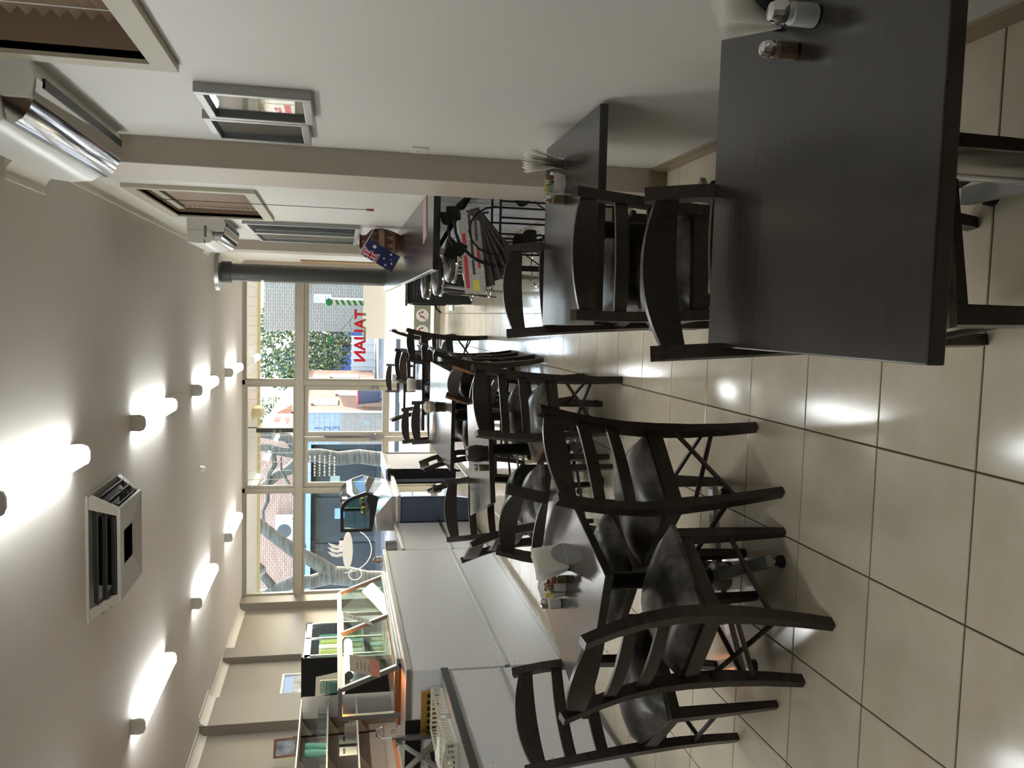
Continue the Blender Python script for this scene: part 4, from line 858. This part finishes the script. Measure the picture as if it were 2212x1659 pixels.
for k in range(6):
    x = -.17
    while x < .15:
        w = rnd.uniform(.02, .05); B(x, x+w, -.0008, .0008, .24-.075*k, .265-.075*k).build('letter_mark', 'white', hm); x += w+.014
# ================================================================ outside
struct('footpath', B(-16, 14, YF+.1, 17.4, -.2, -.02), 'concrete')
struct('road', MB().add([(-60, 17.4, -.14), (60, 17.4, -.14), (60, 75, -1.0), (-60, 75, -1.0), (-60, 17.4, -.6), (60, 17.4, -.6), (60, 75, -1.4), (-60, 75, -1.4)], [(0, 1, 2, 3), (7, 6, 5, 4), (0, 4, 5, 1), (1, 5, 6, 2), (2, 6, 7, 3), (3, 7, 4, 0)]), 'asphalt')
def gz(y): return -.14-(y-17.4)*.0149
struct('verge', MB().add([(-60, 25, gz(25)+.12), (60, 25, gz(25)+.12), (60, 40, gz(40)+.12), (-60, 40, gz(40)+.12), (-60, 25, -.6), (60, 25, -.6), (60, 40, -.8), (-60, 40, -.8)], [(0, 1, 2, 3), (7, 6, 5, 4), (0, 4, 5, 1), (1, 5, 6, 2), (2, 6, 7, 3), (3, 7, 4, 0)]), 'concrete')
aw = empty('awning', 'cream boarded awning over the footpath outside', 'awning', (-2, YF+.1, 2.97))
pm = B(-.078, .078, 0, 2.45, 0, .02).mesh('plank', 'soffit')
for k in range(100): part('plank', pm, aw, (-5.2+.16*k, 0, .0))
B(-5.3, 10.8, 2.42, 2.5, -.03, .3).build('fascia', 'sign_cream', aw); B(-5.3, 10.8, 0, 2.5, .02, .06).build('roof_sheet', 'white_paint', aw); B(-5.3, 10.8, 2.36, 2.42, -.05, .0).build('gutter_batten', 'sign_cream', aw)
sg = empty('hanging_sign', 'dark hanging sign with red lettering under the awning', 'sign', (-1.87, 13.75, 2.25))
B(-.03, .03, 0, 2.0, 0, .55).build('board', 'sign_board', sg, bev=.004); B(.028, .034, .5, 1.7, .1, .2).build('red_band', 'news_red', sg); B(.028, .034, .8, 1.6, .26, .36).build('red_band', 'news_red', sg); B(.028, .034, .2, .9, .43, .47).build('white_line', 'white', sg)
B(-.035, .035, -.02, 0, -.01, .56).build('rim', 'charcoal', sg)
for y in (.3, 1.7): MB().tube([(0, y, .55), (0, y, .72)], .01, 6).build('hanger', 'charcoal', sg)
ob = empty('outdoor_light', 'cream bulkhead light box under the awning beside the hanging sign', 'light', (-1.72, 15.1, 2.97)); MB().prism([(-.09, 0), (-.09, -.13), (-.06, -.16), (.06, -.16), (.09, -.13), (.09, 0)], -.35, .1, 'y').build('body', 'sign_cream', ob, bev=.01)
def bldg(name, label, loc=(0, 0, 0)): return empty(name, label, 'building', loc)
YL = 36
lb = bldg('shop_building', 'pinkish brick building with dark shopfronts across the street', (-10, YL, gz(YL)))
B(-8, 4.85, 0, 4, 3.6, 9).build('upper_wall', 'pink_brick', lb); B(-8, 4.9, .2, 4, 0, 3.6).build('lower_wall', 'dark_shop', lb)
B(-8, 4.9, -1.6, .2, 3.15, 3.5).build('shop_awning', 'navy', lb); B(-8, 4.9, -1.62, -1.58, 2.95, 3.15).build('awning_valance', 'sky_blue', lb)
for k in range(6): g = B(-7.5+2.0*k, -5.8+2.0*k, .1, .2, .3, 2.7).build('shop_window', 'shop_window', lb); B(-7.55+2.0*k, -5.75+2.0*k, .06, .12, 2.68, 2.78).build('window_head', 'charcoal', g)
for k, c in enumerate(('news_red', 'salmon', 'sky_blue', 'sachet_green')): B(-1.5+1.4*k, -1.05+1.4*k, .04, .1, 1.2+.2*k, 1.6+.2*k).build('poster', c, lb)
cu = empty('condenser', 'white outdoor air conditioner unit on the pinkish brick wall', 'air conditioner', (-8.95, YL, 3.28+.35)); B(-.5, .5, -.35, .02, -.35, .35).build('case', 'white_plastic', cu, bev=.02)
MB().lathe([(0, 0), (.27, 0), (.29, -.02), (.29, .02)], 24, (-.12, -.36, 0), Matrix.Rotation(R(90), 4, 'X')).build('fan_grille', 'charcoal', cu, smooth=True)
# orange brick house running away from the street
ho = bldg('brick_house', 'sunlit orange brick house with white window trims', (-3.55, 34.5, gz(35)))
MB().add([(-.35, 0, 0), (.35, 14, 0), (.35, 14, 3.6), (-.35, 0, 3.6), (-1.0, 0, 0), (-1.0, 14, 0), (-1.0, 14, 3.6), (-1.0, 0, 3.6)], [(0, 1, 2, 3), (4, 7, 6, 5), (0, 3, 7, 4), (1, 5, 6, 2), (3, 2, 6, 7), (0, 4, 5, 1)]).build('wall', 'orange_brick', ho)
def onwall(t0, t1, z0, z1, m, nm, o=.06):
    def p(t, off): return Vector((-.35+.7*t, 14*t, 0))+Vector((14, -.7, 0)).normalized()*off
    a, b, c, d = p(t0, o), p(t1, o), p(t1, -.05), p(t0, -.05)
    MB().add([(q.x, q.y, z) for z in (z0, z1) for q in (a, b, c, d)], [(0, 1, 2, 3), (7, 6, 5, 4), (0, 4, 5, 1), (1, 5, 6, 2), (2, 6, 7, 3), (3, 7, 4, 0)]).build(nm, m, ho)
for t0, t1, z0, z1 in ((.1, .2, 1.9, 2.9), (.3, .42, .7, 1.9), (.55, .63, .8, 2.2), (.75, .84, .8, 2.2)): onwall(t0, t1, z0, z1, 'white_paint', 'window'); onwall(t0-.01, t1+.01, z1, z1+.1, 'orange_brown', 'lintel', .09)
onwall(0, 1, 3.55, 3.75, 'white_paint', 'gutter', .3)
MB().add([(-.1, -.2, 3.7), (.7, 14.3, 3.7), (-.6, 14.3, 4.6), (-.6, -.2, 4.6), (-1.05, -.2, 3.7), (-1.05, 14.3, 3.7)], [(0, 1, 2, 3), (3, 2, 5, 4), (0, 3, 4), (1, 5, 2), (0, 4, 5, 1)]).build('roof', 'orange_brown', ho)
hw = bldg('white_wall_house', 'pale building end with white painted blocks and number 123', (-4.55, 34.2, gz(34)))
B(-.68, .6, 0, .28, 1.75, 3.1).build('white_blocks', 'white_block', hw); B(-.68, .6, 0, .28, 0, 1.75).build('beige_blocks', 'beige_block', hw); B(.1, .3, -.02, .0, .6, .85).build('meter_box', 'grey_plastic', hw)
for k, s in enumerate('123'): part('numeral', textmesh(s, .42, 'line_grey', .01), hw, (-.03, -.012, 2.62-.34*k), (R(90), 0, 0))
MB().tube([(.64, -.05, 0), (.64, -.05, 3.1)], .05, 8).build('downpipe', 'steel_dull', hw)
bn_ = empty('wheelie_bin', 'dark wheelie bin with red lid beside the orange brick wall', 'bin', (-3.35, 35.2, gz(35.2)+.12), R(-10))
MB().add([(-.22, -.25, .06), (.22, -.25, .06), (.22, .25, .06), (-.22, .25, .06), (-.29, -.33, .95), (.29, -.33, .95), (.29, .36, .95), (-.29, .36, .95)], [(3, 2, 1, 0), (4, 5, 6, 7), (0, 1, 5, 4), (1, 2, 6, 5), (2, 3, 7, 6), (3, 0, 4, 7)]).build('body', 'bin_dark', bn_)
B(-.3, .3, -.35, .38, .95, 1.02).build('lid', 'bin_red', bn_, bev=.02)
for s in (-1, 1): MB().lathe([(.1, -.025), (.1, .025)], 14, (s*.24, .28, .1), Matrix.Rotation(R(90), 4, 'Y')).build('wheel', 'black_plastic', bn_)
gy = bldg('grey_brick_building', 'grey brick building with blue windows across the side street', (2.9, 40, gz(40)))
B(-3.75, 6, 0, 4, 0, 5.3).build('wall', 'grey_brick', gy)
for z in (3.9,):
    for k in range(3): g = B(-1.45+1.6*k, -.15+1.6*k, -.06, .02, z, z+1.1).build('window', 'sky_blue', gy); B(-1.5+1.6*k, -.1+1.6*k, -.1, -.02, z-.08, z).build('sill', 'white_paint', g)
B(-1.55, 4, -.5, 0, 3.3, 3.55).build('canopy', 'sky_blue', gy)
fc = empty('white_fence', 'white panelled gate fence at the end of the side street', 'fence', (-2.6, 49, gz(49)))
for k in range(6): B(-1.2+.42*k, -.8+.42*k, -.03, .03, .08, 1.35).build('panel', 'fence_white', fc)
for k in range(7): B(-1.23+.42*k, -1.18+.42*k, -.06, .06, 0, 1.4).build('post', 'fence_white', fc)
bw = bldg('blue_house', 'low blue house with pale roof behind the white fence', (-2.6, 57, gz(57))); B(-2.5, 2.4, 0, 4, 0, 2.6).build('wall', 'blue_wall', bw); B(-2.7, 2.6, -.3, 4.3, 2.6, 2.8).build('roof', 'steel_dull', bw)
sp = empty('parking_sign', 'white two-hour parking sign on a thin green-grey pole', 'sign', (.38, 23, gz(23)))
MB().tube([(0, 0, 0), (0, 0, 2.2)], .03, 8).build('pole', 'steel_dull', sp); B(-.11, .11, -.045, -.03, 1.95, 2.4).build('plate', 'white', sp, bev=.004)
part('lettering', textmesh('2P', .16, 'green', .002), sp, (0, -.048, 2.3), (R(90), 0, 0))
for k in range(2): B(-.07, .07, -.048, -.044, 2.02+.06*k, 2.045+.06*k).build('small_print', 'line_grey', sp)
# street trees with bare limbs
def tree(label, segs, loc=(0, 0, 0)):
    r = empty('street_tree', label, 'tree', loc, 0, 'bare street trees')
    for k, (pts, rs) in enumerate(segs): MB().tube(pts, rs, 10).build('trunk' if k == 0 else 'branch', 'bark', r, smooth=True)
    return r
def seg(p, a, b, n=5, w=.15, sd=0):
    rn = random.Random(sd); p0, p1 = Vector(a), Vector(b); out = []
    for i in range(n+1):
        q = p0.lerp(p1, i/n)
        if 0 < i < n: q += Vector((rn.uniform(-w, w), rn.uniform(-w, w), rn.uniform(-w, w)))
        out.append(tuple(q))
    return out
def limb(a, b, r0, r1, sd, n=6, w=.12): return (seg(0, a, b, n, w, sd), [r0+(r1-r0)*i/n for i in range(n+1)])
T1 = [limb((0, 0, -.1), (.1, 0, 2.6), .19, .16, 1, 6, .05), limb((.1, 0, 2.5), (1.9, .4, 5.4), .13, .05, 2), limb((.05, 0, 2.5), (-1.3, .3, 4.6), .14, .07, 3), limb((-.7, .1, 3.6), (-.5, 0, 6), .07, .03, 4), limb((.1, 0, 2.4), (.5, -.2, 5.6), .12, .04, 5), limb((-1.2, .3, 4.4), (-2.6, .5, 6), .06, .02, 6), limb((1.0, .2, 3.9), (2.9, .2, 4.4), .05, .015, 7), limb((.2, 0, 3.2), (-1.6, .2, 3.4), .07, .03, 9)]
tree('tree with pale lichen-spotted trunk standing in front of the dark shopfronts', T1, (-3.45, 20.2, gz(20)))
T2 = [limb((-.3, 0, -.1), (0, 0, 1.8), .25, .2, 11, 5, .05), limb((0, 0, 1.7), (1.9, .3, 4.4), .17, .1, 12), limb((0, 0, 1.7), (-.6, .2, 4.6), .17, .08, 13), limb((1.3, .2, 3.5), (1.5, .2, 5.2), .09, .04, 14), limb((-.3, .1, 3.0), (1.2, .1, 4.2), .1, .05, 15), limb((.6, .1, 2.4), (2.6, .2, 2.9), .06, .02, 16)]
tree('tree with thick forked grey limbs near the coffee cup window', T2, (-5.75, 18.6, gz(18.6)))
def foliage(label, c, rx, rz, n, sd, mats=('leaf', 'leaf_dark'), trunk=True):
    r = empty('leafy_tree', label, 'tree', (c[0], c[1], gz(c[1]))); rn = random.Random(sd)
    if trunk: MB().tube([(0, 0, 0), (.1, 0, c[2]*.5), (0, 0, c[2])], [.2, .15, .08], 8).build('trunk', 'bark', r)
    for mi, mm in enumerate(mats):
        m = MB()
        for _ in range(n):
            while True:
                p = Vector((rn.uniform(-1, 1), rn.uniform(-1, 1), rn.uniform(-1, 1)))
                if .35 < p.length < 1: break
            p = Vector((p.x*rx, p.y*rx, p.z*rz+c[2])); s = rn.uniform(.06, .16)
            a = Vector((rn.uniform(-1, 1), rn.uniform(-1, 1), rn.uniform(-1, 1))).normalized()*s; b = a.orthogonal().normalized()*s*.6
            m.add([p-a, p+b, p+a, p-b], [(0, 1, 2, 3)])
        tag(m.build('foliage', mm, r), kind='stuff')
    return r
foliage('big yellow-green leafy tree beside the grey brick building', (-1.9, 52.5, 4.6), 2.9, 3.3, 4200, 21)
foliage('dense dark green tree behind the white fence', (-4.4, 65, 3.8), 3.0, 2.8, 3000, 22, ('leaf_dark', 'leaf'))
foliage('dark green tree rising behind the orange brick house', (-9.2, 58, 6.6), 3.6, 3.0, 3500, 23, ('leaf_dark', 'leaf'))
